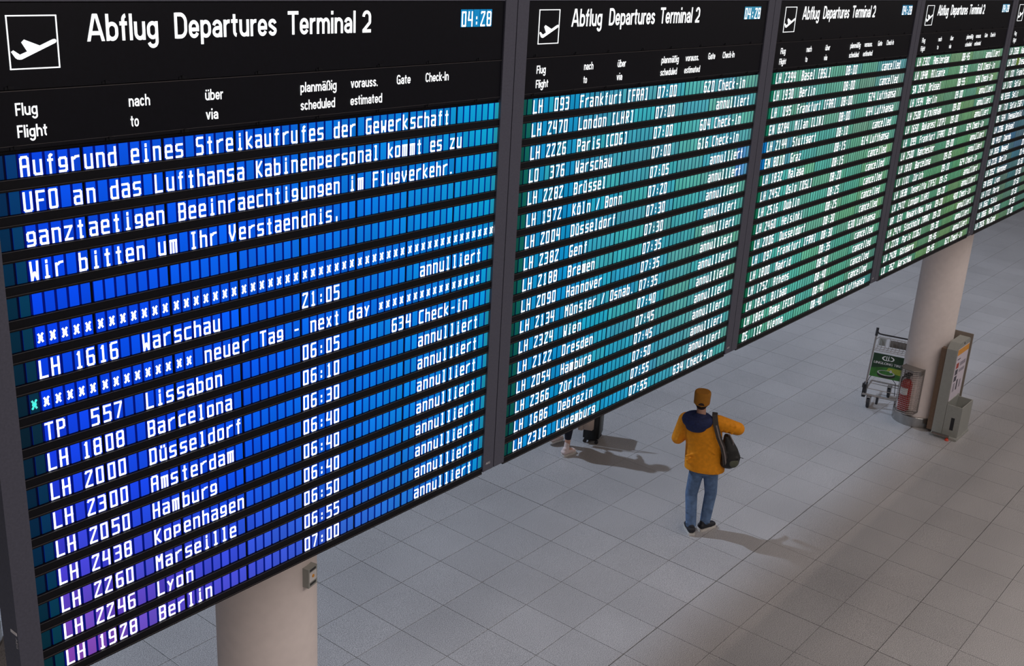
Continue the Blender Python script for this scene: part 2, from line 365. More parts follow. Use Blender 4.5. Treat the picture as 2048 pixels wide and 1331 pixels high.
# ------------------------------------------------------------------ split-flap glyphs (x 0..4, y 0..8)
G = {
'A': '0,0 0,7.2 .8,8 3.2,8 4,7.2 4,0;0,3.9 4,3.9', 'B': '0,0 0,8 3.2,8 4,7.3 4,5 3.4,4.2 0,4.2;3.4,4.2 4,3.5 4,.7 3.2,0 0,0',
'C': '4,0 .7,0 0,.7 0,7.3 .7,8 4,8', 'D': '0,0 0,8 3.3,8 4,7.3 4,.7 3.3,0 0,0', 'E': '4,0 0,0 0,8 4,8;0,4.1 3.2,4.1',
'F': '0,0 0,8 4,8;0,4.1 3.2,4.1', 'G': '2.4,3.8 4,3.8 4,.7 3.3,0 .7,0 0,.7 0,7.3 .7,8 4,8', 'H': '0,0 0,8;4,0 4,8;0,4.1 4,4.1',
'I': '1.1,0 2.9,0;2,0 2,8;1.1,8 2.9,8', 'K': '0,0 0,8;4,8 .6,3.8 4,0', 'L': '0,8 0,0 4,0', 'M': '0,0 0,8 2,4.6 4,8 4,0',
'N': '0,0 0,8 4,1.2;4,0 4,8', 'O': '0,.5 0,7.5 .5,8 3.5,8 4,7.5 4,.5 3.5,0 .5,0 0,.5', 'P': '0,0 0,8 3.2,8 4,7.2 4,4.6 3.2,3.8 0,3.8',
'R': '0,0 0,8 3.2,8 4,7.2 4,4.8 3.2,4 0,4;1.8,4 4,0', 'S': '0,0 3.3,0 4,.7 4,3.4 3.3,4.1 .7,4.1 0,4.8 0,7.3 .7,8 4,8',
'T': '0,8 4,8;2,8 2,0', 'U': '0,8 0,.7 .7,0 3.3,0 4,.7 4,8', 'V': '0,8 0,4.6 2,0 4,4.6 4,8', 'W': '0,8 .4,0 2,3.4 3.6,0 4,8',
'X': '0,0 4,8;0,8 4,0', 'Z': '0,8 4,8 0,0 4,0', 'Y': '0,8 2,4 4,8;2,4 2,0',
'a': '0,5.9 3.3,5.9 4,5.2 4,0 .7,0 0,.7 0,2.6 .7,3.3 4,3.3', 'b': '0,8 0,0 3.3,0 4,.7 4,4.7 3.3,5.4 0,5.4', 'c': '4,0 .7,0 0,.7 0,5.2 .7,5.9 4,5.9',
'd': '4,8 4,0 .7,0 0,.7 0,4.7 .7,5.4 4,5.4', 'e': '4,0 .7,0 0,.7 0,5.2 .7,5.9 3.3,5.9 4,5.2 4,3 0,3', 'f': '3.3,7.6 2.4,8 1.9,7.3 1.9,0;1,5.6 3.1,5.6',
'g': '0,0 3.3,0 4,.7 4,5.2 3.3,5.9 .7,5.9 0,5.2 0,2.9 .7,2.2 4,2.2', 'h': '0,0 0,8;0,5.4 3.3,5.4 4,4.7 4,0', 'i': '1.2,0 2.9,0;2,0 2,5.4;2,7.1 2,7.7',
'k': '0,0 0,8;3.8,5.8 .6,2.9 4,0', 'l': '1.2,7.8 2,7.8 2,0;1.2,0 2.9,0', 'm': '0,0 0,5.9 4,5.9 4,0;2,5.9 2,0', 'n': '0,0 0,5.9 3.3,5.9 4,5.2 4,0',
'o': '0,.5 0,5.4 .5,5.9 3.5,5.9 4,5.4 4,.5 3.5,0 .5,0 0,.5', 'p': '0,0 0,5.9 3.3,5.9 4,5.2 4,2.6 3.3,1.9 0,1.9', 'r': '.3,0 .3,5.4 1.4,5 2.4,5.8 4,5.9',
's': '0,0 3.3,0 4,.7 4,2.4 3.3,3 .7,3 0,3.6 0,5.2 .7,5.9 4,5.9', 't': '2,7.6 2,0 2.9,0;.9,5.4 3,5.4', 'u': '0,5.9 0,.7 .7,0 4,0 4,5.9',
'v': '0,5.9 0,4 2,0 4,4 4,5.9', 'w': '0,5.9 .4,0 2,2.8 3.6,0 4,5.9', 'x': '.2,0 3.8,5.9;.2,5.9 3.8,0', 'y': '0,5.9 2,2.6 4,5.9;2,2.6 1.4,0', 'z': '.1,5.9 3.9,5.9 .1,0 3.9,0',
'0': '.1,.3 .1,7.7 .4,8 3.6,8 3.9,7.7 3.9,.3 3.6,0 .4,0 .1,.3', '1': '1.2,6.7 2.1,7.8 2.1,0;1.1,0 3,0', '2': '0,7.2 .7,8 3.9,8 3.9,7.2 0,.6 0,0 4,0',
'3': '0,8 3.3,8 4,7.3 4,4.9 3.3,4.2 1,4.2;3.3,4.2 4,3.5 4,.7 3.3,0 0,0', '4': '.4,8 0,4.4 0,3.4 4,3.4;4,8 4,0', '5': '4,8 0,8 0,4.4 3.3,4.4 4,3.7 4,.7 3.3,0 0,0',
'6': '3.8,8 .8,8 0,7.2 0,.7 .7,0 3.3,0 4,.7 4,3.7 3.3,4.4 0,4.4', '7': '0,8 4,8 4,7.2 1.4,0', '8': '.7,4.2 0,4.9 0,7.3 .7,8 3.3,8 4,7.3 4,4.9 3.3,4.2 .7,4.2 0,3.5 0,.7 .7,0 3.3,0 4,.7 4,3.5 3.3,4.2',
'9': '.2,0 3.2,0 4,.8 4,7.3 3.3,8 .7,8 0,7.3 0,4.3 .7,3.6 4,3.6', ':': '2,1.2 2,1.8;2,4.3 2,4.9', '-': '.8,3.6 3.2,3.6', '.': '1.4,.2 1.9,.2', ',': '2,-.2 2,1.6',
'/': '.3,0 3.7,8', '(': '3,8 1.2,8 1.2,0 3,0', ')': '1,8 2.8,8 2.8,0 1,0', '*': '.7,1.5 3.3,5.6;.7,5.6 3.3,1.5;1.2,3.55 2.8,3.55;.5,1.5 1.2,1.9;3.5,5.6 2.8,5.2'}
G['ü'] = G['u']+';.9,7.4 .9,7.9;3.1,7.4 3.1,7.9'; G['ö'] = G['o']+';.9,7.4 .9,7.9;3.1,7.4 3.1,7.9'
GL = {k: [[tuple(map(float, p.split(','))) for p in s.split()] for s in v.split(';')] for k, v in G.items()}
CW, CHT, CP, MG = 0.0390, 0.08526, 0.04966, 0.0046     # cell width, height, pitch, extra gap between modules of seven
SW = 0.0091
def cell_x(c): return 0.1051+c*CP+(c//7)*MG - (0.0 if c < 2 else 0.0)
ZROW0 = 5.5383; RP = 0.13169
def glyph(mb, ch, x, zb, y, mi=1, w=SW, sx=None, sz=None):
    if ch == ' ' or ch not in GL: return
    ux = (0.915*CW-SW)/4 if sx is None else sx; uz = 0.0665/8 if sz is None else sz
    ox, oz = x+SW/2+0.0006, zb+0.0058+ w/2 - SW/2
    if ch == '*': w = w*.92
    hw = w/2
    for pl in GL[ch]:
        for (xa, ya), (xb, yb2) in zip(pl, pl[1:]):
            a = Vector((ox+xa*ux, oz+ya*uz)); b = Vector((ox+xb*ux, oz+yb2*uz)); d = b-a
            if d.length < 1e-6: continue
            d.normalize(); n = Vector((-d.y, d.x))*hw
            ext = hw if (abs(d.x) > .98 or abs(d.y) > .98) else hw*.35
            if (abs(xa-xb)+abs(ya-yb2)) < 1.3 and len(pl) > 3: ext = hw*.35
            a2 = a-d*ext; b2 = b+d*ext
            q = [a2-n, b2-n, b2+n, a2+n]
            mb.face([(p.x, y, p.y) for p in q], mi)

def lerp3(a, b, t): return tuple(a[i]+(b[i]-a[i])*t for i in range(3))
FIELD = [
 {0: [(0, 74, 238), (0, 100, 236), (0, 132, 224), (5, 162, 208)], .45: [(0, 62, 242), (0, 88, 242), (0, 120, 232), (0, 150, 212)],
  .72: [(56, 60, 222), (0, 82, 238), (0, 120, 230), (0, 152, 206)], 1: [(148, 76, 178), (72, 76, 214), (40, 110, 218), (0, 140, 206)]},
 {0: [(30, 150, 188), (64, 166, 178), (80, 172, 176), (92, 174, 170)], .5: [(5, 142, 200), (45, 165, 190), (72, 166, 168), (98, 174, 156)],
  1: [(0, 130, 205), (25, 156, 196), (72, 160, 175), (88, 160, 152)]},
 {0: [(95, 165, 148), (98, 168, 155), (98, 160, 146), (112, 162, 158)], .5: [(72, 160, 165), (95, 174, 155), (98, 166, 140), (112, 168, 122)],
  1: [(62, 152, 134), (90, 174, 156), (92, 165, 140), (78, 144, 128)]},
 {0: [(98, 158, 130), (105, 155, 122), (110, 155, 125), (120, 160, 130)], .5: [(78, 138, 116), (90, 145, 115), (95, 150, 110), (100, 150, 112)],
  1: [(70, 138, 110), (95, 150, 110), (100, 140, 100), (108, 152, 110)]},
 {0: [(92, 140, 118), (100, 145, 105), (100, 145, 115), (100, 145, 115)], .5: [(80, 118, 125), (70, 105, 130), (80, 110, 130), (80, 110, 130)],
  1: [(80, 125, 112), (90, 128, 98), (90, 128, 98), (90, 128, 98)]}]
DARK = [{0: (0, 62, 128), .25: (0, 62, 95), .5: (4, 44, 66), .72: (0, 55, 100), 1: (0, 62, 76)}, {0: (8, 112, 100), 1: (0, 92, 84)},
        {0: (10, 125, 95), 1: (6, 105, 72)}, {0: (50, 105, 78), 1: (36, 98, 74)}, {0: (50, 90, 80), 1: (40, 80, 70)}]
GAPC = [((0, 14, 112), (0, 22, 120)), ((0, 40, 78), (6, 52, 74)), ((8, 50, 48), (10, 56, 50)), ((14, 54, 46), (18, 56, 44)), ((20, 50, 50), (20, 50, 50))]
def along(d, v):
    ks = sorted(d)
    for a, b in zip(ks, ks[1:]):
        if v <= b: return a, b, (v-a)/(b-a)
    return ks[-1], ks[-1], 0
def field(p, u, v):
    a, b, t = along(FIELD[p], v)
    x = min(max(u, 0), .9999)*3; i = int(x); f = x-i
    return lerp3(lerp3(FIELD[p][a][i], FIELD[p][a][i+1], f), lerp3(FIELD[p][b][i], FIELD[p][b][i+1], f), t)
def L(c, k=1.0): return (s2l(c[0])*k, s2l(c[1])*k, s2l(c[2])*k, 1)
MODV = {}
def cellcol(p, c, row, v, lit):
    if c < 2:
        if p == 2 and row in (4, 5): col = (0, 112, 182)
        else:
            a, b, t = along(DARK[p], v); col = lerp3(DARK[p][a], DARK[p][b], t)
            col = tuple(q*((0.66 if p != 2 else .58) if c == 0 else .9) for q in col)
        return col
    col = field(p, c/55.0, v)
    key = (p, row, c//7)
    if key not in MODV: MODV[key] = (random.uniform(-1, 1), random.uniform(-1, 1))
    m1, m2 = MODV[key]
    amp = (5, 12, 10, 9, 10)[p]
    col = (col[0]+m1*amp*(1.2 if p else .5), col[1]+m2*amp*.7, col[2]-m1*amp*.9)
    if p == 1 and row in (4, 5) and c > 51: col = (85, 150, 205)
    if p == 1 and c in (4, 9, 10): col = lerp3(col, (0, 140, 205), .6)
    if p == 2 and row in (4, 5) and c in (4, 9, 10): col = lerp3(col, (70, 140, 185), .6)
    if p == 4 and row == 1 and 8 < c < 12: col = (110, 135, 60)
    if c == 55: col = lerp3(col, (70, 125, 120), .35)
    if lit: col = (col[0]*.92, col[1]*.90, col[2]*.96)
    k = random.uniform(.95, 1.05)
    return tuple(min(255, max(0, q*k)) for q in col)

def line(*items):
    s = [' ']*56
    for c, t in items:
        for i, ch in enumerate(t):
            if c+i < 56: s[c+i] = ch
    return ''.join(s)
def flight(al, no, dest, tm, st):
    st_c = {'annulliert': 44, 'cancelled': 44}.get(st, 40)
    return line((2, al), (5, no.rjust(4)), (11, dest), (28, tm), (st_c, st))
A_, CN = 'annulliert', 'cancelled'
ROWS = [[
 line((2, 'Aufgrund eines Streikaufrufes der Gewerkschaft')), line((2, 'UFO an das Lufthansa Kabinenpersonal kommt es zu')),
 line((2, 'ganztaetigen Beeinraechtigungen im Flugverkehr.')), line((2, 'Wir bitten um Ihr Verstaendnis,')), line(), line((2, '*'*54)),
 flight('LH', '1616', 'Warschau', '21:05', A_), line((1, '*'*15), (17, 'neuer Tag - next day'), (38, '*'*16)),
 flight('TP', '557', 'Lissabon', '06:05', '634 Check-in'), flight('LH', '1808', 'Barcelona', '06:10', A_), flight('LH', '2000', 'Düsseldorf', '06:30', A_),
 flight('LH', '2300', 'Amsterdam', '06:40', A_), flight('LH', '2050', 'Hamburg', '06:40', A_), flight('LH', '2438', 'Kopenhagen', '06:40', A_),
 flight('LH', '2260', 'Marseille', '06:50', A_), flight('LH', '2246', 'Lyon', '06:55', A_), flight('LH', '1928', 'Berlin', '07:00', A_)],
 [flight(*r) for r in (('LH', '093', 'Frankfurt (FRA)', '07:00', '620 Check-in'), ('LH', '2470', 'London (LHR)', '07:00', A_), ('LH', '2226', 'Paris (CDG)', '07:00', '604 Check-in'),
 ('LO', '376', 'Warschau', '07:00', '616 Check-in'), ('LH', '2282', 'Brüssel', '07:05', A_), ('LH', '1972', 'Köln / Bonn', '07:20', A_), ('LH', '2004', 'Düsseldorf', '07:30', A_),
 ('LH', '2382', 'Genf', '07:30', A_), ('LH', '2188', 'Bremen', '07:35', A_), ('LH', '2090', 'Hannover', '07:35', A_), ('LH', '2134', 'Münster / Osnab.', '07:35', A_), ('LH', '2324', 'Wien', '07:40', A_),
 ('LH', '2122', 'Dresden', '07:45', A_), ('LH', '2054', 'Hamburg', '07:45', A_), ('LH', '2366', 'Zürich', '07:50', A_), ('LH', '1686', 'Debrezin', '07:55', A_), ('LH', '2316', 'Luxemburg', '07:55', '634 Check-in'))],
 [flight(*r) for r in (('LH', '2394', 'Basel (BSL)', '08:00', CN), ('LH', '1930', 'Berlin', '08:00', CN), ('LH', '095', 'Frankfurt (FRA)', '08:00', '624 Lufthansa'), ('EN', '8284', 'Milan (LIN)', '08:00', '644 Lufthansa'),
 ('LH', '2144', 'Stuttgart', '08:10', CN), ('EN', '8010', 'Graz', '08:15', '614 Lufthansa'), ('LH', '1832', 'Malaga', '08:15', CN), ('LH', '2452', 'Oslo (OSL)', '08:20', CN), ('LH', '2516', 'Dublin', '08:25', CN),
 ('LH', '2460', 'Helsinki', '08:25', CN), ('LH', '2006', 'Dusseldorf', '08:30', CN), ('LH', '097', 'Frankfurt (FRA)', '08:30', '630 Lufthansa'), ('LH', '1800', 'Madrid', '08:35', CN), ('LH', '1752', 'Athens', '08:40', CN),
 ('LH', '1824', 'Bilbao', '08:40', CN), ('LH', '1864', 'Rome (FCO)', '08:40', CN), ('OS', '112', 'Vienna', '08:40', '620 Lufthansa'))],
 [flight(*r) for r in (('LH', '2302', 'Amsterdam', '08:45', A_), ('LH', '1848', 'Alicante', '08:50', '610 Check-in'), ('SN', '2642', 'Brüssel', '08:55', '604 Check-in'), ('LH', '1934', 'Berlin', '09:00', A_),
 ('LH', '2508', 'Birmingham', '09:00', A_), ('LH', '1650', 'Bukarest (OTP)', '09:00', A_), ('LH', '099', 'Frankfurt (FRA)', '09:00', '624 Check-in'), ('LH', '2500', 'Manchester', '09:00', A_), ('LH', '1810', 'Barcelona', '09:05', A_),
 ('LX', '1101', 'Zürich', '09:10', '624 Check-in'), ('LH', '1838', 'Teneriffa (TFS)', '09:15', A_), ('LH', '2472', 'London (LHR)', '09:20', A_), ('UA', '031', 'Newark/New York', '09:20', '400 Check-in'), ('LH', '2414', 'Stockholm (ARN)', '09:20', A_),
 ('LH', '2228', 'Paris (CDG)', '09:30', A_), ('LH', '2428', 'Göteborg', '09:45', A_), ('LO', '352', 'Warschau', '09:45', '621 Check-in'))],
 [flight(*r) for r in (('LH', '2068', 'Hamburg', '09:50', A_), ('LH', '2017', 'Dresden', '09:55', A_), ('LH', '101', 'Frankfurt (FRA)', '10:00', A_), ('LH', '1702', 'Sofia', '10:05', A_), ('4U', '9335', 'Split', '10:10', '610 Check-in'),
 ('AY', '710', 'Sofia (SOF)', '10:15', A_), ('OS', '504', 'Thessaloniki', '10:20', A_), ('LH', '2286', 'Brüssel', '10:25', A_), ('OU', '4437', 'Zagreb', '10:30', A_), ('LH', '1826', 'Neapel', '10:45', A_), ('LH', '2226', 'Berlin', '10:45', A_),
 ('LH', '2052', 'Hannover', '10:50', A_), ('EN', '8350', 'Lyon', '10:50', A_), ('LH', '1722', 'Porto', '10:50', A_), ('LH', '1662', 'Sibiu', '10:50', A_), ('LH', '1866', 'Rom (FCO)', '10:55', A_), ('LH', '2926', 'Mailand', '11:00', A_))]]

# ------------------------------------------------------------------ the boards (local x along the board, z up, y = 0 the front face)
ZTOP, ZBOT, DEP = 6.068, 3.3165, 0.118
BL = ['nearest departure board, blue and violet cells with a German strike notice above the flights',
      'second departure board from the left, turquoise cells, flights from 07:00 to 07:55',
      'third departure board from the left, green-turquoise cells, rows marked cancelled',
      'fourth departure board from the left, green cells, flights from 08:45 to 09:45',
      'departure board cut by the right edge of the picture, pale green and blue cells']
HEAD = [('Flug', .2035, 5.6768, .0828), ('Flight', .2035, 5.5981, .1136), ('nach', .6555, 5.6768, .0935), ('to', .6586, 5.5992, .0356), ('über', 1.0062, 5.6775, .0886),
        ('via', 1.0064, 5.5985, .0608), ('planmäßig', 1.5082, 5.6785, .2130), ('scheduled', 1.5084, 5.6002, .2038), ('vorauss.', 1.8090, 5.6800, .1720), ('estimated', 1.8074, 5.6010, .2042),
        ('Gate', 2.1082, 5.6803, .0948), ('Check-In', 2.3094, 5.6804, .1698)]
ME_TITLE = []
for t_, x_, z_, w_ in (('Abflug', .5005, 5.9258, .3012), ('Departures', .8752, 5.9272, .5060), ('Terminal', 1.4424, 5.9285, .3944), ('2', 1.8780, 5.9285, .0560)):
    mb = MB(); cond_text(t_, x_, z_, w_, .0975, -0.0062, mb); ME_TITLE.append(mb.mesh('title_lettering', M_WHITE))
mb = MB()
for t_, x_, z_, w_ in HEAD: cond_text(t_, x_, z_, w_, .0445, -0.0062, mb, w=1.45)
ME_HEAD = mb.mesh('column_lettering', M_WHITE)
mb = MB(); xl, xr, zt, zb, lw = .1998, .3871, 6.0223, 5.8366, .0042
for a, b in (((xl, zb), (xr, zb+lw)), ((xl, zt-lw), (xr, zt)), ((xl, zb), (xl+lw, zt)), ((xr-lw, zb), (xr, zt))):
    mb.box((a[0], -0.0064, a[1]), (b[0], -0.002, b[1]))
ME_PFR = mb.mesh('pictogram_frame', M_WHITE)
PL = [(.2188, .8815), (.2225, .8765), (.2290, .8722), (.2370, .8708), (.2450, .8712), (.2500, .8732), (.3740, .9243), (.3785, .9275), (.3800, .9320), (.3780, .9368), (.3730, .9388), (.3665, .9378), (.3600, .9355), (.3155, .9172),
      (.2590, .9392), (.2480, .9298), (.2668, .8982), (.2395, .8880), (.2166, .9036), (.2078, .8984)]
mb = MB(); PLZ = [(x, 5.0+y) for x, y in PL]
bm = bmesh.new(); vs = [bm.verts.new((x, -0.0064, z)) for x, z in PLZ]; fc = bm.faces.new(vs); fc.normal_update(); bmesh.ops.triangulate(bm, faces=[fc])
ME_PLANE = bpy.data.meshes.new('aeroplane_symbol'); bm.to_mesh(ME_PLANE); bm.free(); ME_PLANE.materials.append(M_WHITE)
mb = MB(); mb.box((.1005, -0.004, 5.7680), (2.8990, .01, ZTOP-.004)); ME_HP = mb.mesh('title_panel', M_BLACK)
mb = MB(); mb.box((.1005, -0.003, 5.5560), (2.8990, .01, 5.7640)); mb.box((.1005, -0.0046, 5.7618), (2.8990, -.003, 5.7646), 1)
mb.box((.1005, -0.0046, 5.5690), (2.8990, -.003, 5.5706), 1); ME_CP = mb.mesh('column_title_panel', [M_BLACK, M_LIP])
mb = MB(); mb.box((-.018, -.0065, -.006), (.018, -.002, .004)); mb.box((-.006, -.009, -.004), (.006, -.002, .008)); ME_LATCH = mb.mesh('latch', M_RAIL)
mb = MB()
mb.box((.0995, -0.005, -.0235), (2.9000, .012, .0215)); mb.box((.0995, -0.0085, -.0160), (2.9000, -.004, -.0142), 1); mb.box((.0995, -0.0072, .0195), (2.9000, -.004, .0208), 2)
ME_RAIL = mb.mesh('row_rail', [M_RAIL, M_LIP, M_FRAMESIDE])
mb = MB(); mb.box((.0035, -0.012, ZBOT), (.0990, DEP, ZTOP+.02)); ME_POSTL = mb.mesh('frame_post', M_FRAME)
mb = MB(); mb.box((2.9005, -0.012, ZBOT), (2.9965, DEP, ZTOP+.02)); ME_POSTR = mb.mesh('frame_post', M_FRAME)
mb = MB(); mb.box((.099, .012, ZBOT+.004), (2.9005, DEP-.004, ZTOP)); ME_HOUSE = mb.mesh('housing', M_BLACK)
mb = MB(); mb.box((.099, -.008, ZTOP), (2.9005, DEP, ZTOP+.02)); ME_TOPR = mb.mesh('top_rail', M_FRAME)
mb = MB(); text_faces('AEG', 2.9250, 3.3575, .040, .0145, -.0126, mb, bold=.0015); ME_MARK = mb.mesh('maker_lettering', M_GREYMARK)

def clock_mesh(p, i, ch):
    mb = MB(); x = 2.5575+i*.0487; z = 5.9405; c = L(((18, 132, 190), (60, 138, 170), (52, 120, 156), (90, 150, 180), (90, 150, 180))[p])
    mb.box((x, -0.0075, z), (x+.0425, -0.003, z+.0857), 0, cols=[c]*4); glyph(mb, ch, x+.0015, z, -0.0079, 1)
    return mb.mesh('clock_flap', [M_FLAP, M_WHITE])
FL_Y = 0.004
for p in range(5):
    t = thing('departure_board', BL[p], 'departure board', (XB+p*P, YB, 0), 0, 'departure boards in one long row')
    t['label'] = BL[p]
    for nm, me in (('housing', ME_HOUSE), ('frame_post', ME_POSTL), ('frame_post', ME_POSTR), ('top_rail', ME_TOPR)):
        link(nm, me, t)
    hp = link('title_panel', ME_HP, t); cp = link('column_title_panel', ME_CP, t)
    [link('title_lettering', me_, hp) for me_ in ME_TITLE]; link('pictogram_frame', ME_PFR, hp); link('aeroplane_symbol', ME_PLANE, hp)
    link('column_lettering', ME_HEAD, cp)
    link('maker_lettering', ME_MARK, t)
    for i, ch in enumerate('04:28'): link('clock_flap', clock_mesh(p, i, ch), t)
    for zz in (5.7745, 5.5620):
        for i in range(8):
            o = link('latch', ME_LATCH, t); o.location = (.19+i*.357+(.02 if i % 2 else 0), 0, zz)
    for s in (0.45, 2.55):
        mb = MB(); mb.tube([(s, .06, ZTOP+.02), (s, .06, 8.9)], .011, 8); mb.build('hanger_rod', M_STEEL, t)
    # flaps
    cells = []
    for r in range(17):
        zb_ = ZROW0-r*RP-CHT
        for c in range(56):
            pr = project(XB+p*P+cell_x(c), YB, zb_)
            sc = 0
            if p < 2 and pr and -10 < pr[0] < 2050 and -40 < pr[1] < 1340:
                pr2 = project(XB+p*P+cell_x(c)+CW, YB, zb_+CHT); sc = (pr2[0]-pr[0])*(pr[1]-pr2[1])
            cells.append((sc, r, c))
    big = set((r, c) for sc, r, c in sorted(cells, key=lambda q: -q[0])[:300] if sc > 0)
    stuff = MB(); rows = []
    for r in range(17):
        zb_ = ZROW0-r*RP-CHT; v = r/16.0; mb = MB()
        # backing strip of the row, its dim glow standing for leaked cell light, split at the module joints
        for m in range(8):
            xa, xb = cell_x(m*7)-.002, cell_x(m*7+6)+CW+.002
            ga = lerp3(GAPC[p][0], GAPC[p][1], m/7.0)
            if m == 0:
                xm = cell_x(2)-.006; dk = tuple(q*.3 for q in ga)
                for x1, x2, cc in ((xa, xm, dk), (xm, xb, ga)): mb.face([(x1, FL_Y+.004, zb_), (x2, FL_Y+.004, zb_), (x2, FL_Y+.004, zb_+CHT), (x1, FL_Y+.004, zb_+CHT)], 0, [L(cc)]*4)
            else: mb.face([(xa, FL_Y+.004, zb_), (xb, FL_Y+.004, zb_), (xb, FL_Y+.004, zb_+CHT), (xa, FL_Y+.004, zb_+CHT)], 0, [L(ga)]*4)
        mb.box((.0995, FL_Y+.0045, zb_-.004), (2.9, .012, zb_+CHT+.004), 0, cols=[(0, 0.0004, 0.001, 1)]*4)
        row = mb.build('flap_row', M_FLAP, t)
        rl = link('row_rail', ME_RAIL, t); rl.location = (0, 0, zb_-(RP-CHT)/2)
        if r == 16: rl.scale = (1, 1, 1.0); rl.location.z = zb_-.0225
        for c in range(56):
            ch = ROWS[p][r][c]; lit = ch != ' '
            m_ = MB() if (r, c) in big else stuff
            x = cell_x(c)
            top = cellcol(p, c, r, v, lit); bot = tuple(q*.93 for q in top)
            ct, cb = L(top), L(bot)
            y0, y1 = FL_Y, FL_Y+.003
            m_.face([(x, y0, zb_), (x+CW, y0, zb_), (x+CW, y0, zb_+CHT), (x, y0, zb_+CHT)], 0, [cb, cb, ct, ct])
            if (r, c) in big:
                for q in (((x, y0, zb_), (x, y1, zb_), (x+CW, y1, zb_), (x+CW, y0, zb_)), ((x, y0, zb_+CHT), (x+CW, y0, zb_+CHT), (x+CW, y1, zb_+CHT), (x, y1, zb_+CHT)),
                          ((x, y0, zb_), (x, y0, zb_+CHT), (x, y1, zb_+CHT), (x, y1, zb_)), ((x+CW, y0, zb_), (x+CW, y1, zb_), (x+CW, y1, zb_+CHT), (x+CW, y0, zb_+CHT))):
                    m_.face(q, 0, [L(GAPC[p][0])]*4)
            if lit: glyph(m_, ch, x, zb_, y0-.0006, 2 if (p == 0 and r == 7 and c == 1) else 1)
            if (r, c) in big: m_.build('flap', [M_FLAP, M_WHITE, M_TEAL], row)
    tag(stuff.build('flap', [M_FLAP, M_WHITE, M_TEAL], t), kind='stuff')
    if p == 0:
        mb = MB(); mb.box((.0015, -.006, 3.60), (.0036, .043, 3.612)); mb.build('side_plate', M_GREYMARK, t)
        mb = MB(); text_faces('AEG', 0, 0, .05, .014, 0, mb)
        o = mb.build('side_lettering', M_GREYMARK, t); o.rotation_euler = (0, 0, R(-90)); o.rotation_euler = (0, R(90), R(-90)); o.location = (.0032, .010, 3.585)

# ------------------------------------------------------------------ things at the far column
cx, cy = 15.70, 4.65
# caged fire extinguisher: local -y is away from the column
ang = R(172); n_ = Vector((math.cos(ang), math.sin(ang), 0))
base = Vector((cx, cy, 0))+n_*0.302
cage = thing('extinguisher_cage', 'grey wire mesh cage mounted on the column beside the luggage trolley', 'cage', (base.x, base.y, 0.24), ang+R(90))
W2, D2, H2 = .145, .215, .665
mb = MB()
rr = .0038
nx = 10; nz = 22
for k in range(nz+1):
    z = H2*k/nz; mb.tube([(-W2, 0, z), (-W2, -D2*.62, z), (-W2*.55, -D2, z), (W2*.55, -D2, z), (W2, -D2*.62, z), (W2, 0, z)], rr*.6, 4)
for x, y in [(-W2, -D2*.2), (-W2, -D2*.4), (-W2, -D2*.62), (-W2*.78, -D2*.8), (-W2*.55, -D2), (-.05, -D2), (-.025, -D2), (0, -D2), (.025, -D2), (.05, -D2), (W2*.55, -D2), (W2*.78, -D2*.8), (W2, -D2*.62), (W2, -D2*.4), (W2, -D2*.2)]:
    mb.tube([(x, y, 0), (x, y, H2)], rr*.6, 4)
tag(mb.build('wire_mesh', M_WIRE, cage), kind='stuff')
for z in (0, H2):
    mb = MB(); pts = [(-W2, 0, z), (-W2, -D2*.62, z), (-W2*.55, -D2, z), (W2*.55, -D2, z), (W2, -D2*.62, z), (W2, 0, z)]
    mb.tube(pts, .008, 6)
    mb.face([(x, y, z) for x, y, z in pts]); mb.build('end_plate', M_WIRE, cage)
for x in (-W2, W2):
    mb = MB(); mb.tube([(x, 0.0, 0), (x, 0.0, H2)], .008, 6); mb.build('cage_post', M_WIRE, cage)
mb = MB(); mb.box((W2-.012, -D2*.62, H2*.90), (W2+.014, -.03, H2*1.0)); mb.build('clasp', M_WIRE, cage)
ext = thing('fire_extinguisher', 'red fire extinguisher with white label inside the wire cage', 'extinguisher', (base.x, base.y, 0.252), ang+R(90))
mb = MB(); mb.lathe([(0, 0), (.074, 0), (.08, .01), (.08, .40), (.07, .44), (.045, .47), (.022, .485)], 24, (-.035, -.105)); mb.build('cylinder', M_RED, ext, smooth=True, weld=True)
mb = MB(); mb.lathe([(.022, .48), (.026, .49), (.026, .53), (0, .535)], 16, (-.035, -.105)); mb.box((-.07, -.17, .53), (.0, -.04, .545)); mb.box((-.06, -.165, .555), (-.01, -.06, .567)); mb.build('valve', M_DARKP, ext)
mb = MB(); mb.tube([(-.06, -.12, .51), (-.10, -.13, .50), (-.118, -.12, .44), (-.118, -.12, .12)], .011, 8); mb.build('hose', M_DARKP, ext)
mb = MB()
for k in range(-4, 4):
    a, b = R(-90+k*11), R(-90+(k+1)*11)
    mb.face([(-.035+.0808*math.cos(a), -.105+.0808*math.sin(a), .255), (-.035+.0808*math.cos(b), -.105+.0808*math.sin(b), .255), (-.035+.0808*math.cos(b), -.105+.0808*math.sin(b), .355), (-.035+.0808*math.cos(a), -.105+.0808*math.sin(a), .355)])
mb.build('paper_label', M_PAPER, ext)

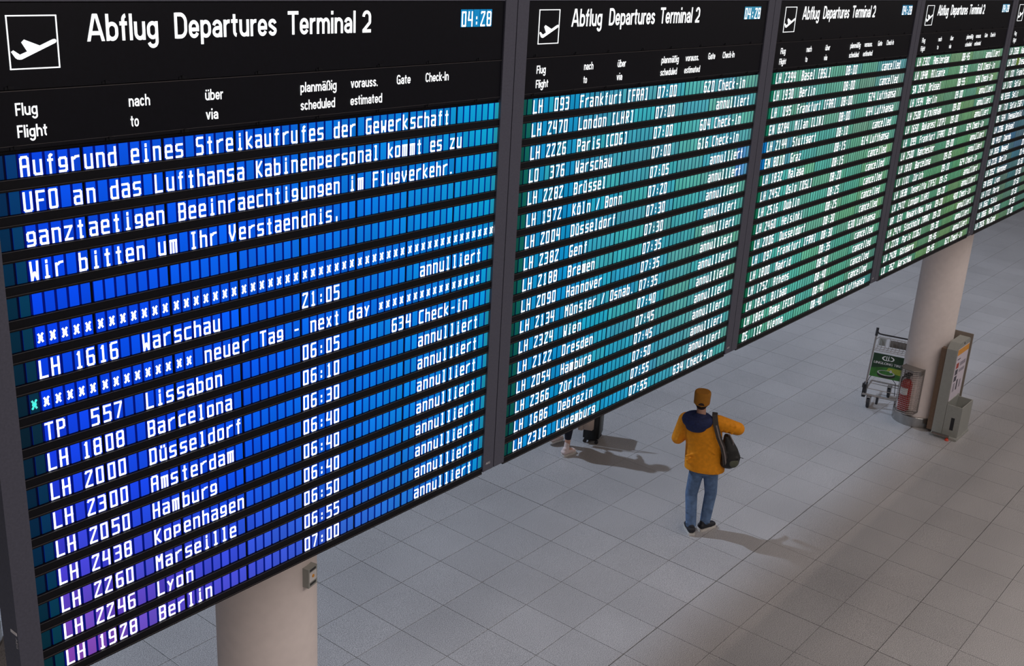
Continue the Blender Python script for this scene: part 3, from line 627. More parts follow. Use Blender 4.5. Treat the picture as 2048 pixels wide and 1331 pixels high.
# manual call point on the near column
cp_ang = math.atan2(4.34-4.65, 3.70-3.626)
pt = Vector((3.626, 4.65, 0))+Vector((math.cos(cp_ang), math.sin(cp_ang), 0))*.300
call = thing('alarm_button_box', 'small grey alarm button box fixed high on the large near column', 'alarm', (pt.x, pt.y, 2.735), cp_ang+R(90))
mb = MB(); mb.box((-.042, -.042, 0), (.042, .004, .125)); o = mb.build('case', M_KIOSK, call)
mb = MB(); mb.box((-.034, -.0435, .036), (.034, -.041, .098)); mb.build('front_plate', M_PAPER, call)
mb = MB(); mb.lathe([(0, 0), (.010, 0), (.010, .004), (0, .004)], 12); o = mb.build('button', M_ORANGE, call); o.rotation_euler = (R(90), 0, 0); o.location = (0, -.043, .068)
for z in (.012, .104):
    mb = MB(); mb.box((-.028, -.0435, z), (.028, -.041, z+.014)); mb.build('slot', M_DARKP, call)

# ------------------------------------------------------------------ kiosk right of the column
ki = thing('leaflet_stand', 'grey information stand with an orange-topped poster right of the far column', 'stand', (15.30, 3.92, 0))
mb = MB(); mb.box((0, 0, 0.0), (.56, .37, .035)); mb.box((.005, -.004, .006), (.555, 0, .02)); mb.build('base_plate', M_KIOSK, ki)
mb = MB(); mb.tube([(-.02, .10, .05), (-.02, .34, .05)], .022, 10); mb.build('foot_bar', M_STEEL, ki)
mb = MB()
PX, PXR = .055, .60
mb.prism([(PX, .03), (PXR-.02, .03), (PXR, .06), (PXR, 1.36), (PXR-.05, 1.40), (PX+.10, 1.40), (PX, 1.31)], .23, .375); mb.build('display_panel', M_KIOSK, ki)
mb = MB(); mb.box((PX+.012, .375, .05), (PX+.11, .455, 1.30)); mb.build('core', M_BROWN, ki)
mb = MB(); mb.box((PXR+.001, .205, .16), (PXR+.014, .49, 1.44)); mb.build('end_plate', M_BROWN2, ki)
mb = MB(); mb.box((PX+.03, .2265, .50), (PXR-.035, .2295, 1.32)); mb.box((PX+.03, .2255, 1.225), (PXR-.035, .2262, 1.315), 1)
x0p, w0p = PX+.03, PXR-PX-.065
for a, b, c, d, m_ in ((.08, .30, 1.02, 1.10, 2), (.08, .30, .92, 1.00, 3), (.08, .30, .82, .90, 3), (.42, .90, 1.03, 1.09, 4), (.42, .90, .93, .98, 4), (.10, .35, 1.15, 1.165, 3), (.12, .28, .66, .79, 4), (.40, .52, .66, .82, 3), (.66, .80, .67, .79, 4), (.78, .92, .52, .545, 3)):
    mb.box((x0p+a*w0p, .2250, c), (x0p+b*w0p, .2262, d), m_)
mb.build('poster', [M_POSTER, M_ORANGE, M_POSTRED, M_POSTDK, M_POSTGR], ki)
mb = MB(); mb.lathe([(0, 0), (.016, 0), (.016, .003), (0, .003)], 12); o = mb.build('lock', M_DARKP, ki); o.rotation_euler = (R(90), 0, 0); o.location = (.33, .2295, 1.365)
mb = MB()     # open leaflet bin in front
bx0, bx1, by0, by1, bz = .06, .53, .01, .226, .50
mb.box((bx0+.012, by0, .06), (bx1-.012, by0+.012, bz)); mb.box((bx0, by0, .035), (bx0+.012, by1, bz)); mb.box((bx1-.012, by0, .035), (bx1, by1, bz)); mb.box((bx0+.012, by0, .036), (bx1-.012, by1, .06)); mb.box((bx0+.012, by1-.01, .06), (bx1-.012, by1, bz+.04))
mb.build('leaflet_bin', M_KIOSK, ki)
mb = MB(); mb.box((bx0-.0015, .085, .13), (bx0+.001, .135, .32)); mb.build('bin_slot', M_DARKP, ki)
tagc = thing('floor_tag', 'small orange-red tag lying at the front edge of the information stand', 'tag', (15.335, 4.02-.07, 0))
tagc.location = (15.262, 4.035, 0)
mb = MB(); mb.lathe([(0, 0), (.028, 0), (.028, .012), (.014, .03), (0, .034)], 12); mb.build('cap', M_CONE, tagc)

# ------------------------------------------------------------------ luggage trolley (local x = width to the right, y = away, z up)
wv = Vector((.205, -.979, 0)); 
tr = thing('luggage_trolley', 'silver luggage trolley with a green tyre advertisement left of the far column', 'trolley', (15.615, 5.46, 0), math.atan2(wv.y, wv.x))
def ln(z): return .317*z/1.0*1.05                    # lean of the uprights
TW = .60
for x in (0.0, TW):
    mb = MB(); mb.tube([(x, ln(.17), .17), (x, ln(1.06), 1.06)], .013, 8); mb.build('upright', M_SILVER, tr)
    mb = MB(); mb.tube([(x, ln(1.03), 1.03), (x, ln(1.15), 1.15)], .020, 8); mb.build('grip', M_DARKP, tr)
    mb = MB(); mb.box((x-.026, .02, .13), (x+.026, .15, .34)); mb.box((x-.03, -.03, .30), (x-.002, .02, .36)); mb.build('bracket', M_DARKP, tr)
mb = MB(); mb.tube([(.0, ln(1.10), 1.10), (.04, ln(1.07)-.02, 1.075), (.10, ln(1.07)-.02, 1.07), (TW-.06, ln(1.07)-.02, 1.07), (TW, ln(1.1), 1.1)], .012, 8); mb.build('handle_bar', M_DARKP, tr)
def bar(mb, a, b, r=.0035): mb.tube([a, b], r, 5)
mb = MB(); yb0 = ln(.83); zb0, zt0, dp = .825, .965, .22
for k in range(11):
    x = .03+k*(TW-.06)/10
    bar(mb, (x, yb0, zb0), (x, yb0+dp, zb0-.01)); bar(mb, (x, yb0+dp, zb0-.01), (x, yb0+dp+.03, zt0))
for a, b in (((.0, yb0, zb0), (TW, yb0, zb0)), ((.02, yb0+dp, zb0-.01), (TW-.02, yb0+dp, zb0-.01)), ((.03, yb0+dp+.03, zt0), (TW-.03, yb0+dp+.03, zt0)), ((.0, ln(.97), .97), (.03, yb0+dp+.03, zt0)), ((TW, ln(.97), .97), (TW-.03, yb0+dp+.03, zt0)),
             ((.0, yb0+.1, zb0-.004), (TW, yb0+.1, zb0-.004))): bar(mb, a, b, .005)
mb.build('basket', M_SILVER, tr)
mb = MB(); y1 = yb0+dp+.02
mb.box((.04, y1, zb0+.01), (.13, y1+.004, zt0-.01)); mb.box((.20, y1, zb0+.01), (TW-.04, y1+.003, zt0-.02), 1); mb.build('basket_plate', [M_KIOSK, M_WIRE], tr)
# advertisement, tilted with the uprights
def sg(x, z): return (x, ln(z)-.016, z)
def srect(mb, x0, x1, z0, z1, mi=0, off=0.0):
    P_ = [sg(x0, z0), sg(x1, z0), sg(x1, z1), sg(x0, z1)]; mb.face([(a, b-off, c) for a, b, c in P_], mi)
MG1 = mat('advert_dark_green', rgb(16, 50, 28), 0.4, var=.25, scale=9); MG2 = mat('advert_green', rgb(44, 98, 36), 0.4, var=.35, scale=12); MG3 = mat('advert_yellow_green', rgb(140, 148, 48), 0.4, var=.2, scale=12); MTY = mat('advert_black', rgb(24, 30, 26), 0.4)
ad = MB(); ad.box((.025, 0, 0), (TW-.025, .012, .36), 1)
sgn = ad.build('advertisement', [MG2, MG1], tr); sgn.rotation_euler = (-math.atan(.333), 0, 0); sgn.location = (0.002, ln(.45)-.02, .455); sgn.scale = (.86, 1, 1)
m1 = MB(); S0 = -.0015
m1.face([(.025, S0, .0), (TW-.025, S0, .0), (TW-.025, S0, .16), (.40, S0, .19), (.20, S0, .16), (.025, S0, .13)], 0)
m1.face([(.28, S0*1.5, .10), (TW-.03, S0*1.5, .08), (TW-.03, S0*1.5, .17), (.32, S0*1.5, .17)], 1)
def disc(m, x, z, rx, rz, mi, y, n=28, a0=0, a1=360):
    m.face([(x+rx*math.cos(R(a0+(a1-a0)*k/n)), y, z+rz*math.sin(R(a0+(a1-a0)*k/n))) for k in range(n+(0 if a1-a0 == 360 else 1))], mi)
disc(m1, .30, .055, .155, .048, 2, S0*2); disc(m1, .295, .082, .150, .040, 3, S0*2.6); disc(m1, .295, .085, .125, .030, 0, S0*3.2)
m1.box((.145, S0*2.2, .055), (.45, S0*2, .083), 2)
disc(m1, .37, .118, .020, .020, 4, S0*3.8); disc(m1, .37, .118, .008, .008, 2, S0*4.2)
for k in range(5): disc(m1, .37+.016*math.cos(R(72*k+18)), .118+.016*math.sin(R(72*k+18)), .0042, .0042, 2, S0*4.4, 8)
m1.build('picture', [MG2, MG3, MTY, M_KIOSK, M_PAPER], sgn)
m2 = MB()
text_faces('LINGLONG TIRE', .055, .205, TW-.13, .036, S0*2, m2, 0, bold=.004)
for a0, a1 in ((50, 160), (200, 310), (-50, 0), (0, 50), (160, 200)):
    for k in range(14):
        t0, t1 = R(a0+(a1-a0)*k/14), R(a0+(a1-a0)*(k+1)/14)
        if 60 < (a0+(a1-a0)*k/14) % 360 < 120 or 240 < (a0+(a1-a0)*k/14) % 360 < 300: continue
        m2.face([(.285+.105*math.cos(t0), S0*2, .300+.040*math.sin(t0)), (.285+.105*math.cos(t1), S0*2, .300+.040*math.sin(t1)), (.285+.082*math.cos(t1), S0*2, .300+.029*math.sin(t1)), (.285+.082*math.cos(t0), S0*2, .300+.029*math.sin(t0))])
for dx, dz in ((0, 0), (.034, .006)):
    m2.box((.252+dx, S0*2.2, .266+dz), (.264+dx, S0*2, .336+dz*.5)); m2.box((.252+dx, S0*2.2, .266+dz), (.292+dx, S0*2, .275+dz))
m2.build('advert_lettering', M_PAPER, sgn)
# base
mb = MB(); mb.tube([(-.012, 0, .19), (TW+.012, 0, .19)], .017, 8); mb.tube([(0, 0, .19), (0, .72, .17)], .014, 8); mb.tube([(TW, 0, .19), (TW, .72, .17)], .014, 8); mb.tube([(0, .72, .17), (TW, .72, .17)], .014, 8)
for y in (.30, .56): mb.tube([(0, y, .183), (TW, y, .183)], .006, 6)
mb.build('base_frame', M_SILVER, tr)
mb = MB(); mb.tube([(.06, ln(.46)+.0, .46), (.03, .17, .41), (.0, .10, .30)], .005, 6); mb.tube([(.36, ln(.46), .46), (.42, .15, .40), (.44, .10, .22)], .005, 6); mb.build('brake_cable', M_DARKP, tr)
for x, y in ((.095, -.02), (TW-.10, -.02), (TW/2, .60)):
    mb = MB(); mb.box((x-.032, y-.045, .075), (x-.024, y+.045, .18)); mb.box((x+.024, y-.045, .075), (x+.032, y+.045, .18)); mb.box((x-.032, y-.045, .165), (x+.032, y+.045, .18)); f = mb.build('castor_fork', M_SILVER, tr)
    mb = MB(); mb.tube([(x-.02, y, .078), (x+.02, y, .078)], .078, 20); mb.build('wheel', M_DARKP, f)
for x in (.215,):
    mb = MB(); mb.box((x-.016, -.02, .07), (x+.016, .02, .18)); mb.build('stop_block', M_DARKP, tr)

# ------------------------------------------------------------------ organic bodies: overlapping capsules fused into one skin
def capsule(bm, p0, r0, p1, r1, n=14, flat=1.0, fdir=None):
    p0, p1 = Vector(p0), Vector(p1); d = p1-p0; Lg = max(d.length, 1e-5); t = d.normalized() if d.length > 1e-5 else Vector((0, 0, 1))
    a = Vector((0, 0, 1)) if abs(t.z) < .9 else Vector((1, 0, 0))
    if fdir is not None: a = Vector(fdir)
    u = t.cross(a).normalized(); w2 = t.cross(u).normalized()
    rings = []
    for k in range(1, 5):
        th = R(-90+k*22.5); rings.append((p0+t*(r0*math.sin(th)), r0*math.cos(th)))
    for k in range(0, 4):
        th = R(k*22.5); rings.append((p1+t*(r1*math.sin(th)), r1*math.cos(th)))
    bot = bm.verts.new(p0-t*r0); top = bm.verts.new(p1+t*r1); vr = []
    for c, r in rings:
        vr.append([bm.verts.new(c+u*(r*math.cos(2*math.pi*k/n))+w2*(r*flat*math.sin(2*math.pi*k/n))) for k in range(n)])
    for k in range(n): bm.faces.new((bot, vr[0][(k+1) % n], vr[0][k])); bm.faces.new((top, vr[-1][k], vr[-1][(k+1) % n]))
    for A, B in zip(vr, vr[1:]):
        for k in range(n): bm.faces.new((A[k], A[(k+1) % n], B[(k+1) % n], B[k]))
def loft(bm, rings, n=28):                          # (centre, half width x, half depth y) elliptical rings along z, closed
    vr = []
    for (c, rx, ry) in rings:
        vr.append([bm.verts.new((c[0]+rx*math.copysign(abs(math.cos(2*math.pi*k/n))**.85, math.cos(2*math.pi*k/n)), c[1]+ry*math.sin(2*math.pi*k/n), c[2])) for k in range(n)])
    bm.faces.new(vr[0][::-1]); bm.faces.new(vr[-1])
    for A, B in zip(vr, vr[1:]):
        for k in range(n): bm.faces.new((A[k], A[(k+1) % n], B[(k+1) % n], B[k]))
def ell(bm, c, r, n=20, m=12, rot=None):
    vs = []
    Mx = rot if rot else Matrix.Identity(3)
    top = bm.verts.new(Vector(c)+Mx @ Vector((0, 0, r[2]))); bot = bm.verts.new(Vector(c)-Mx @ Vector((0, 0, r[2])))
    for j in range(1, m):
        th = math.pi*j/m
        vs.append([bm.verts.new(Vector(c)+Mx @ Vector((r[0]*math.sin(th)*math.cos(2*math.pi*k/n), r[1]*math.sin(th)*math.sin(2*math.pi*k/n), r[2]*math.cos(th)))) for k in range(n)])
    for k in range(n): bm.faces.new((top, vs[0][k], vs[0][(k+1) % n])); bm.faces.new((bot, vs[-1][(k+1) % n], vs[-1][k]))
    for A, B in zip(vs, vs[1:]):
        for k in range(n): bm.faces.new((A[k], B[k], B[(k+1) % n], A[(k+1) % n]))
def fuse(name, fn, m, parent, voxel=.010, smooth=6, fac=.5):
    bm = bmesh.new(); fn(bm); me = bpy.data.meshes.new(name); bm.to_mesh(me); bm.free()
    o = bpy.data.objects.new(name, me); COL.objects.link(o)
    md = o.modifiers.new('r', 'REMESH'); md.mode = 'VOXEL'; md.voxel_size = voxel; md.use_smooth_shade = True
    sm = o.modifiers.new('s', 'SMOOTH'); sm.iterations = smooth; sm.factor = fac
    dg = bpy.context.evaluated_depsgraph_get(); me2 = bpy.data.meshes.new_from_object(o.evaluated_get(dg)); me2.name = name
    o.modifiers.clear(); o.data = me2; me2.materials.clear(); me2.materials.append(m)
    me2.polygons.foreach_set('use_smooth', [True]*len(me2.polygons)); o.parent = parent; bpy.data.meshes.remove(me)
    return o
def arm_path(bm, sh, el, wr, r, ext=0.0):
    capsule(bm, sh, r[0], el, r[1]); capsule(bm, el, r[1], wr, r[2])
def hand(bm, wr, d, up, side, s=1.0, curl=.6):      # palm, four unequal bent fingers, thumb from the side of the palm
    wr, d, up = Vector(wr), Vector(d).normalized(), Vector(up).normalized()
    sd = d.cross(up).normalized()*side
    pal = wr+d*.045*s
    for k in (-1, 0, 1): capsule(bm, wr+sd*k*.010*s, .016*s, wr+d*.085*s+sd*k*.022*s, .013*s)
    for k, ln_ in ((-1.5, .060), (-.5, .074), (.5, .078), (1.5, .070)):
        b = wr+d*.090*s+sd*k*.019*s; b1 = b+(d*math.cos(curl*.6)-up*math.sin(curl*.6))*ln_*.5*s; b2 = b1+(d*math.cos(curl*1.6)-up*math.sin(curl*1.6))*ln_*.5*s
        capsule(bm, b, .0088*s, b1, .0080*s, 8); capsule(bm, b1, .0080*s, b2, .0070*s, 8)
    t0 = wr+d*.025*s+sd*.026*s; t1 = t0+(d*.6+sd*.7-up*.3).normalized()*.036*s; t2 = t1+(d*.9+sd*.1-up*.5).normalized()*.030*s
    capsule(bm, t0, .012*s, t1, .0098*s, 8); capsule(bm, t1, .0098*s, t2, .008*s, 8)

# ---- man in the mustard jacket: local x = his right, y = ahead, z up
man = thing('person', 'person in mustard jacket, jeans and ochre cap seen from behind on the open floor', 'person', (10.342, 5.405, 0), R(-63))
SHL, ELL, WRL = (-.150, .01, 1.375), (-.222, .04, 1.125), (-.06, .25, 1.16)
SHR, ELR, WRR = (.205, .00, 1.395), (.435, .04, 1.335), (.20, .22, 1.24)
HIPL, KNL, ANL = (.045, 0, .86), (.005, .02, .46), (.042, -.07, .085)
HIPR, KNR, ANR = (.185, 0, .86), (.225, .09, .47), (.200, .055, .095)
HD = Vector((0.0, .035, 1.625))
def body(bm):
    loft(bm, [((.105, 0, .80), .15, .10), ((.10, 0, .95), .15, .10), ((.08, 0, 1.10), .13, .09), ((.045, 0, 1.28), .155, .10), ((.03, 0, 1.38), .15, .085), ((.02, .01, 1.43), .07, .06)])
    capsule(bm, (.012, .005, 1.40), .056, (.004, .02, 1.54), .053)
    ell(bm, HD+Vector((0, 0, .0)), (.076, .096, .108))
    ell(bm, HD+Vector((0, .035, -.055)), (.058, .066, .060))
    ell(bm, HD+Vector((0, .098, -.012)), (.013, .018, .024))                 # nose
    for s in (-1, 1):
        ell(bm, HD+Vector((s*.079, -.004, -.014)), (.011, .020, .032))       # ears
        ell(bm, HD+Vector((s*.030, .082, .010)), (.013, .010, .009))         # eyes
    ell(bm, HD+Vector((0, .094, -.056)), (.026, .010, .009))                 # mouth
    for S, E, W_, sd in ((SHL, ELL, WRL, 1), (SHR, ELR, WRR, -1)):
        arm_path(bm, S, E, W_, (.050, .040, .028))
        hand(bm, W_, Vector(W_)-Vector(E), (0, -.2, 1), sd)
    for Hh, K, A in ((HIPL, KNL, ANL), (HIPR, KNR, ANR)):
        capsule(bm, Hh, .085, K, .055); capsule(bm, K, .054, A, .036); capsule(bm, A, .036, Vector(A)+Vector((0, .12, -.045)), .03)
b_ = fuse('body', body, M_SKIN, man, .0075, 4)
def jacket(bm):
    loft(bm, [((.118, 0, .805), .230, .160), ((.116, 0, .85), .230, .160), ((.102, 0, .95), .222, .150), ((.082, 0, 1.10), .208, .140), ((.055, 0, 1.26), .215, .140), ((.034, 0, 1.37), .205, .120), ((.024, 0, 1.432), .150, .092), ((.018, .005, 1.462), .080, .075)])
    arm_path(bm, SHL, ELL, (-.085, .215, 1.155), (.090, .074, .048)); arm_path(bm, SHR, ELR, (.235, .195, 1.255), (.090, .076, .048))
    for z, x, a_ in ((1.02, -.03, .03), (.93, .0, .02), (.97, -.02, .035), (1.10, .16, -.04), (1.20, .10, -.05), (.88, .22, -.06), (1.30, .0, -.015), (.90, .1, .01)):
        capsule(bm, (x-.07, -.128, z-a_), .013, (x+.06, -.134, z+a_), .009)
    for P0_, P1_ in ((SHR, ELR), (SHL, ELL)):
        for q in (.3, .55, .8):
            c = Vector(P0_)*(1-q)+Vector(P1_)*q; capsule(bm, c+Vector((-.02, -.075, -.05)), .012, c+Vector((.02, -.070, .045)), .010)
fuse('jacket', jacket, M_JACKET, man, .009, 5)
def hood(bm):
    n = 22
    for k in range(n):
        a0, a1 = 2*math.pi*k/n, 2*math.pi*(k+1)/n
        def P_(a):
            bk = .5-.5*math.sin(a)                 # 1 behind the neck, 0 at the throat
            return Vector((-.022+(.108+.030*bk)*math.cos(a), -.015+.085*math.sin(a)-.035*bk, 1.447-.045*bk))
        def r_(a): return .038+.030*(.5-.5*math.sin(a))
        capsule(bm, P_(a0), r_(a0), P_(a1), r_(a1), 10)
    ell(bm, (-.01, -.045, 1.455), (.095, .075, .034))
    ell(bm, (-.03, -.125, 1.355), (.118, .055, .062))
    ell(bm, (-.03, -.095, 1.405), (.115, .060, .045))
fuse('hood', hood, M_NAVY, man, .009, 4)
def jeans(bm):
    loft(bm, [((.115, 0, .76), .155, .115), ((.115, 0, .86), .160, .118), ((.105, 0, .95), .15, .11)])
    for Hh, K, A in ((HIPL, KNL, ANL), (HIPR, KNR, ANR)):
        capsule(bm, Hh, .093, K, .073); capsule(bm, K, .072, Vector(A)+Vector((0, 0, .03)), .062)
        for q in (.10, .45, .52):
            c = Vector(A)*(1-q)+Vector(K)*q; capsule(bm, c+Vector((-.045, -.050, .01)), .014, c+Vector((.045, -.050, -.012)), .014)
fuse('jeans', jeans, M_JEANS, man, .009, 4)
def shoe(A, rot, nm='shoe', up=M_SHOE, so=M_SOLE, s=1.0, parent=None):
    A = Vector(A); c, s_ = math.cos(rot), math.sin(rot)
    Tm = Matrix.Translation((A.x, A.y, 0)) @ Matrix.Rotation(rot, 4, 'Z')
    prof = [(-.085, .030), (-.07, .040), (0, .038), (.07, .047), (.13, .046), (.165, .034), (.178, .015)]
    out = [(-w1*s, y*s) for y, w1 in prof]+[(w1*s, y*s) for y, w1 in reversed(prof)]
    def up_(bm):
        for y0, r0, z0, y1, r1, z1 in ((-.055, .036, .062, 0, .038, .066), (0, .038, .062, .07, .034, .052), (.07, .036, .048, .135, .030, .042)):
            for dx in (-.012, .012): capsule(bm, Tm @ Vector((dx*s, y0*s, z0*s)), r0*s, Tm @ Vector((dx*s, y1*s, z1*s)), r1*s)
        capsule(bm, Tm @ Vector((0, -.035*s, .06*s)), .042*s, Tm @ Vector((0, -.035*s, .10*s)), .040*s)
    o = fuse(nm, up_, up, parent, .008, 3)
    mb = MB(); P0 = [Tm @ Vector((x, y, 0)) for x, y in out]; P1 = [Tm @ Vector((x*1.03, y*1.01, .030*s)) for x, y in out]
    mb.face(P0[::-1]); mb.face(P1)
    for i in range(len(out)): j = (i+1) % len(out); mb.face([P0[i], P0[j], P1[j], P1[i]])
    mb.build('sole', so, o); return o
shoe((ANL[0], ANL[1], 0), R(18), parent=man); shoe((ANR[0], ANR[1], 0), R(-42), parent=man)
def cap(bm):
    loft(bm, [((0, .018, 1.600), .091, .106), ((0, .018, 1.64), .092, .107), ((0, .02, 1.715), .094, .106), ((0, .02, 1.738), .090, .100), ((0, .02, 1.744), .080, .090)])
cp_ = fuse('cap', cap, M_CAP, man, .006, 2)
mb = MB(); br = []
for k in range(13):
    a = R(20+140*k/12); br.append((.082*math.cos(a)*1.05, .10+.085*math.sin(a), 1.612-.012*math.sin(a)))
mb.face(br); mb.face([(x, y, z-.004) for x, y, z in reversed(br)])
for a_, b2 in zip(br, br[1:]): mb.face([a_, (a_[0], a_[1], a_[2]-.004), (b2[0], b2[1], b2[2]-.004), b2])
mb.build('cap_brim', M_CAP, cp_)
mb = MB(); mb.tube([(.055, -.075, 1.607), (.0, -.097, 1.602), (-.055, -.075, 1.607)], .006, 6); mb.build('cap_strap', M_CAP, cp_)
mb = MB(); mb.face([(.034*math.cos(R(a)), -.0915-.0005, 1.610+.030*math.sin(R(a))) for a in range(0, 181, 15)]); mb.build('cap_opening', M_HAIR, cp_)
def hair(bm):
    ell(bm, HD+Vector((0, -.014, -.018)), (.079, .088, .070)); ell(bm, HD+Vector((0, -.045, -.060)), (.055, .045, .035))
fuse('hair', hair, M_HAIR, man, .007, 3)

# shoulder bag carried by the man (a thing of its own)
bag = thing('shoulder_bag', 'black slouchy shoulder bag hanging at the right side of the person in mustard', 'bag', (10.342, 5.405, .05), R(-63))
def bagf(bm):
    loft(bm, [((.365, -.03, .845), .070, .085), ((.380, -.03, .885), .112, .120), ((.392, -.03, .97), .112, .122), ((.370, -.03, 1.07), .088, .10), ((.340, -.03, 1.16), .055, .07), ((.318, -.03, 1.22), .028, .05)])
    capsule(bm, (.33, -.11, .93), .035, (.45, -.10, .98), .034); capsule(bm, (.34, -.11, 1.04), .03, (.42, -.11, .99), .028); capsule(bm, (.40, -.06, 1.08), .03, (.47, -.06, .98), .03)
fuse('pouch', bagf, M_BAG, bag, .009, 4)
def patch(bm): ell(bm, (.435, -.125, .93), (.058, .024, .058), rot=Matrix.Rotation(R(25), 3, 'Z'))
fuse('side_pocket', patch, M_OLIVE, bag, .008, 2)
def ribbon(pts, wd, th, name, m, parent, nrm=None):
    mb = MB(); pts = [Vector(p) for p in pts]; rows_ = []
    for i, p_ in enumerate(pts):
        t_ = (pts[min(i+1, len(pts)-1)]-pts[max(i-1, 0)]).normalized(); n = Vector(nrm[i]).normalized(); s_ = t_.cross(n).normalized()
        rows_.append([p_+s_*wd/2+n*th, p_-s_*wd/2+n*th, p_-s_*wd/2, p_+s_*wd/2])
    for A, B in zip(rows_, rows_[1:]):
        for k in range(4): mb.face([A[k], A[(k+1) % 4], B[(k+1) % 4], B[k]])
    mb.face(rows_[0]); mb.face(rows_[-1][::-1]); return mb.build(name, m, parent, weld=True)
sp_ = [(.170, .12, 1.33), (.160, .06, 1.435), (.160, -.03, 1.440), (.185, -.118, 1.36), (.235, -.172, 1.24), (.290, -.175, 1.13), (.322, -.155, 1.02), (.345, -.130, .90)]
sn_ = [(0, 1, .3), (0, .4, 1), (0, -.3, 1), (.1, -1, .5), (.1, -1, .1), (.3, -1, 0), (.4, -1, 0), (.4, -1, 0)]
ribbon(sp_, .060, .006, 'shoulder_strap', M_STRAP, bag, sn_)
ribbon([Vector(p_)+Vector((.006, -.008, 0)) for p_ in sp_[3:]], .016, .004, 'strap_edge', M_STRAPL, bag, sn_[3:])
mb = MB(); mb.tube([(.33, -.03, 1.20), (.35, -.07, 1.25), (.40, -.08, 1.17), (.40, -.07, 1.10)], .007, 6); mb.build('carry_handle', M_STRAPL, bag)
mb = MB(); mb.tube([(.49, -.05, .98), (.535, -.06, .975)], .004, 5); mb.build('cord', M_DARKP, bag)

# ---- woman mostly hidden behind the second board: local y = ahead
wo = thing('person', 'person half hidden behind the second board, dark cropped trousers and pale sneaker showing', 'person', (10.90, 7.66, 0), R(-100))
# local x = her right (towards the viewer), y = ahead
FA = Vector((.060, .02, .09)); KA = Vector((.045, .05, .47)); HA = Vector((-.04, .02, .84))
FB = Vector((-.29, .12, .11)); KB = Vector((-.22, .15, .49)); HB = Vector((-.19, .0, .84))
HW = Vector((-.115, .05, 1.57))
def wbody(bm):
    loft(bm, [((-.115, 0, .80), .14, .10), ((-.115, 0, .95), .14, .10), ((-.115, 0, 1.08), .115, .085), ((-.115, 0, 1.25), .145, .10), ((-.115, 0, 1.34), .14, .08), ((-.115, .01, 1.39), .06, .055)])
    capsule(bm, (-.115, .01, 1.36), .048, (-.115, .03, 1.49), .046); ell(bm, HW, (.072, .090, .103)); ell(bm, HW+Vector((0, .033, -.05)), (.054, .06, .056))
    ell(bm, HW+Vector((0, .092, -.01)), (.011, .016, .02)); ell(bm, HW+Vector((0, .088, -.052)), (.023, .009, .008))
    for s in (-1, 1):
        ell(bm, HW+Vector((s*.074, -.004, -.012)), (.010, .018, .028)); ell(bm, HW+Vector((s*.028, .077, .01)), (.012, .009, .008))
        S = Vector((-.115+s*.155, 0, 1.33)); E = Vector((-.115+s*.20, .02 if s < 0 else .10, 1.07)); W_ = Vector((-.115+s*.18, .14 if s < 0 else .34, .90))
        arm_path(bm, S, E, W_, (.043, .036, .025)); hand(bm, W_, W_-E, (0, -.3, 1), -s, .92)
    for Hh, K, A in ((HA, KA, FA), (HB, KB, FB)):
        capsule(bm, Hh, .080, K, .052); capsule(bm, K, .050, A, .034); capsule(bm, A, .034, A+Vector((0, .11, -.045)), .026)
fuse('body', wbody, M_SKIN, wo, .008, 4)
def wtr(bm):
    loft(bm, [((-.115, 0, .76), .15, .11), ((-.115, 0, .90), .15, .11)])
    for Hh, K, A in ((HA, KA, FA), (HB, KB, FB)):
        capsule(bm, Hh, .092, K, .068); capsule(bm, K, .068, K+(A-K)*.58, .046)
fuse('trousers', wtr, M_TROUS, wo, .009, 4)
def wco(bm):
    loft(bm, [((-.115, 0, .62), .21, .16), ((-.115, 0, .80), .19, .145), ((-.115, 0, 1.05), .155, .12), ((-.115, 0, 1.25), .18, .125), ((-.115, 0, 1.36), .15, .09), ((-.115, 0, 1.41), .075, .07)])
    for s in (-1, 1):
        S = Vector((-.115+s*.155, 0, 1.33)); E = Vector((-.115+s*.20, .02 if s < 0 else .10, 1.07)); W_ = Vector((-.115+s*.182, .12 if s < 0 else .31, .92))
        arm_path(bm, S, E, W_, (.068, .055, .042))
fuse('coat', wco, M_COAT, wo, .010, 4)
def whair(bm): ell(bm, HW+Vector((0, -.018, .012)), (.082, .092, .108)); ell(bm, HW+Vector((0, -.06, -.10)), (.06, .045, .09))
fuse('hair', whair, M_HAIR, wo, .009, 3)
def wsock(bm): capsule(bm, FA+Vector((0, -.01, .0)), .040, FA+(KA-FA)*.30, .036)
fuse('sock', wsock, M_SNEAK, wo, .008, 3)
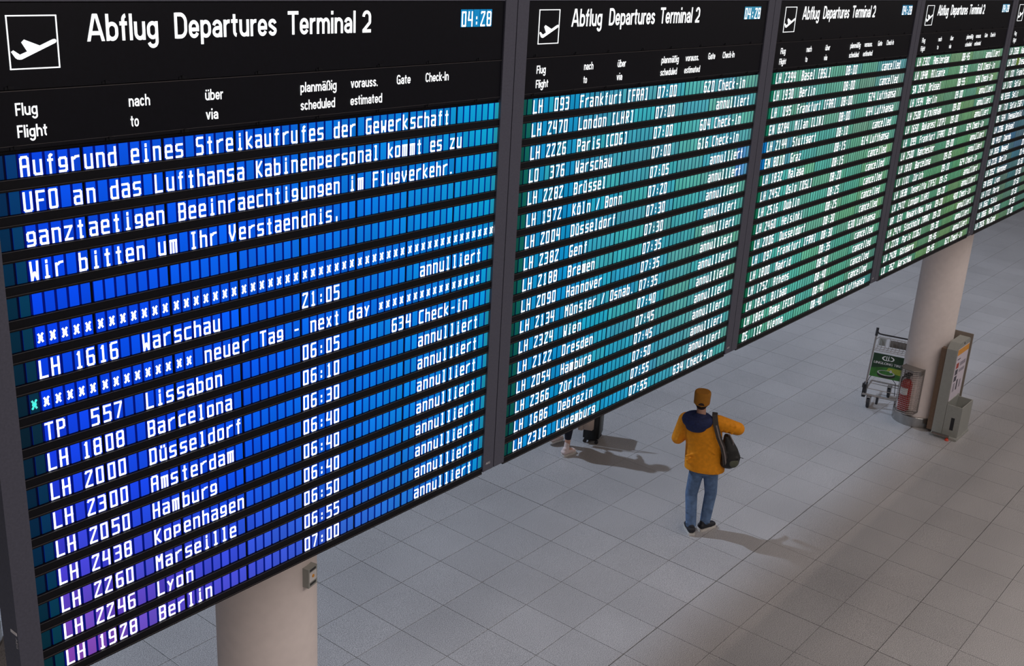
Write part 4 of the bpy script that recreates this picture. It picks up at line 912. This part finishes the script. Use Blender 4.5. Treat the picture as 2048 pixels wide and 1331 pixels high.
shoe((FA.x, FA.y+.0, 0), R(4), 'sneaker', M_SNEAK, M_SOLE, .95, wo); shoe((FB.x, FB.y, 0), R(4), 'sneaker', M_SNEAK, M_SOLE, .95, wo)
for o in [q for q in wo.children if q.name.startswith('sneaker')][1:]: o.location.z = .03

# suitcase and beige bag on it
sc_ = thing('suitcase', 'black upright suitcase with a grey side, below the second board', 'suitcase', (11.36, 7.67, 0), R(25))
def rbox(name, a, b, m, parent, bev=.02, seg=3):
    bm = bmesh.new(); bmesh.ops.create_cube(bm, size=1)
    for v in bm.verts: v.co = Vector(((a[0]+b[0])/2+v.co.x*(b[0]-a[0]), (a[1]+b[1])/2+v.co.y*(b[1]-a[1]), (a[2]+b[2])/2+v.co.z*(b[2]-a[2])))
    bmesh.ops.bevel(bm, geom=bm.edges[:], offset=bev, segments=seg, affect='EDGES'); me = bpy.data.meshes.new(name); bm.to_mesh(me); bm.free(); me.materials.append(m)
    me.polygons.foreach_set('use_smooth', [True]*len(me.polygons)); return link(name, me, parent)
rbox('shell', (0, -.215, .05), (.37, -.002, .62), M_CASE, sc_, .03)
rbox('side_panel', (.03, -.225, .08), (.345, -.212, .59), M_CASEG, sc_, .006)
for x in (.05, .32):
    for y in (-.19, -.03):
        mb = MB(); mb.tube([(x-.012, y, .026), (x+.012, y, .026)], .026, 14); mb.box((x-.016, y-.014, .026), (x+.016, y+.014, .06)); mb.build('wheel', M_DARKP, sc_)
mb = MB(); mb.tube([(.05, -.17, .60), (.05, -.17, .98), (.05, -.05, .98), (.05, -.05, .60)], .008, 8); mb.build('pull_handle', M_STEEL, sc_)
be = thing('tote_bag', 'beige bag hung against the black suitcase, just under the edge of the board', 'bag', (11.36, 7.67, 0), R(25))
rbox('bag_body', (-.075, -.150, .235), (-.008, .045, .52), M_COAT, be, .015)
rbox('bag_fold', (-.082, -.010, .225), (-.070, .055, .50), M_COAT, be, .005)
mb = MB(); mb.tube([(-.04, -.13, .51), (.0, -.12, .80), (.045, -.11, .992), (.045, -.06, .992), (.0, .0, .80), (-.04, .02, .51)], .006, 6); mb.build('bag_strap', M_STRAP, be)
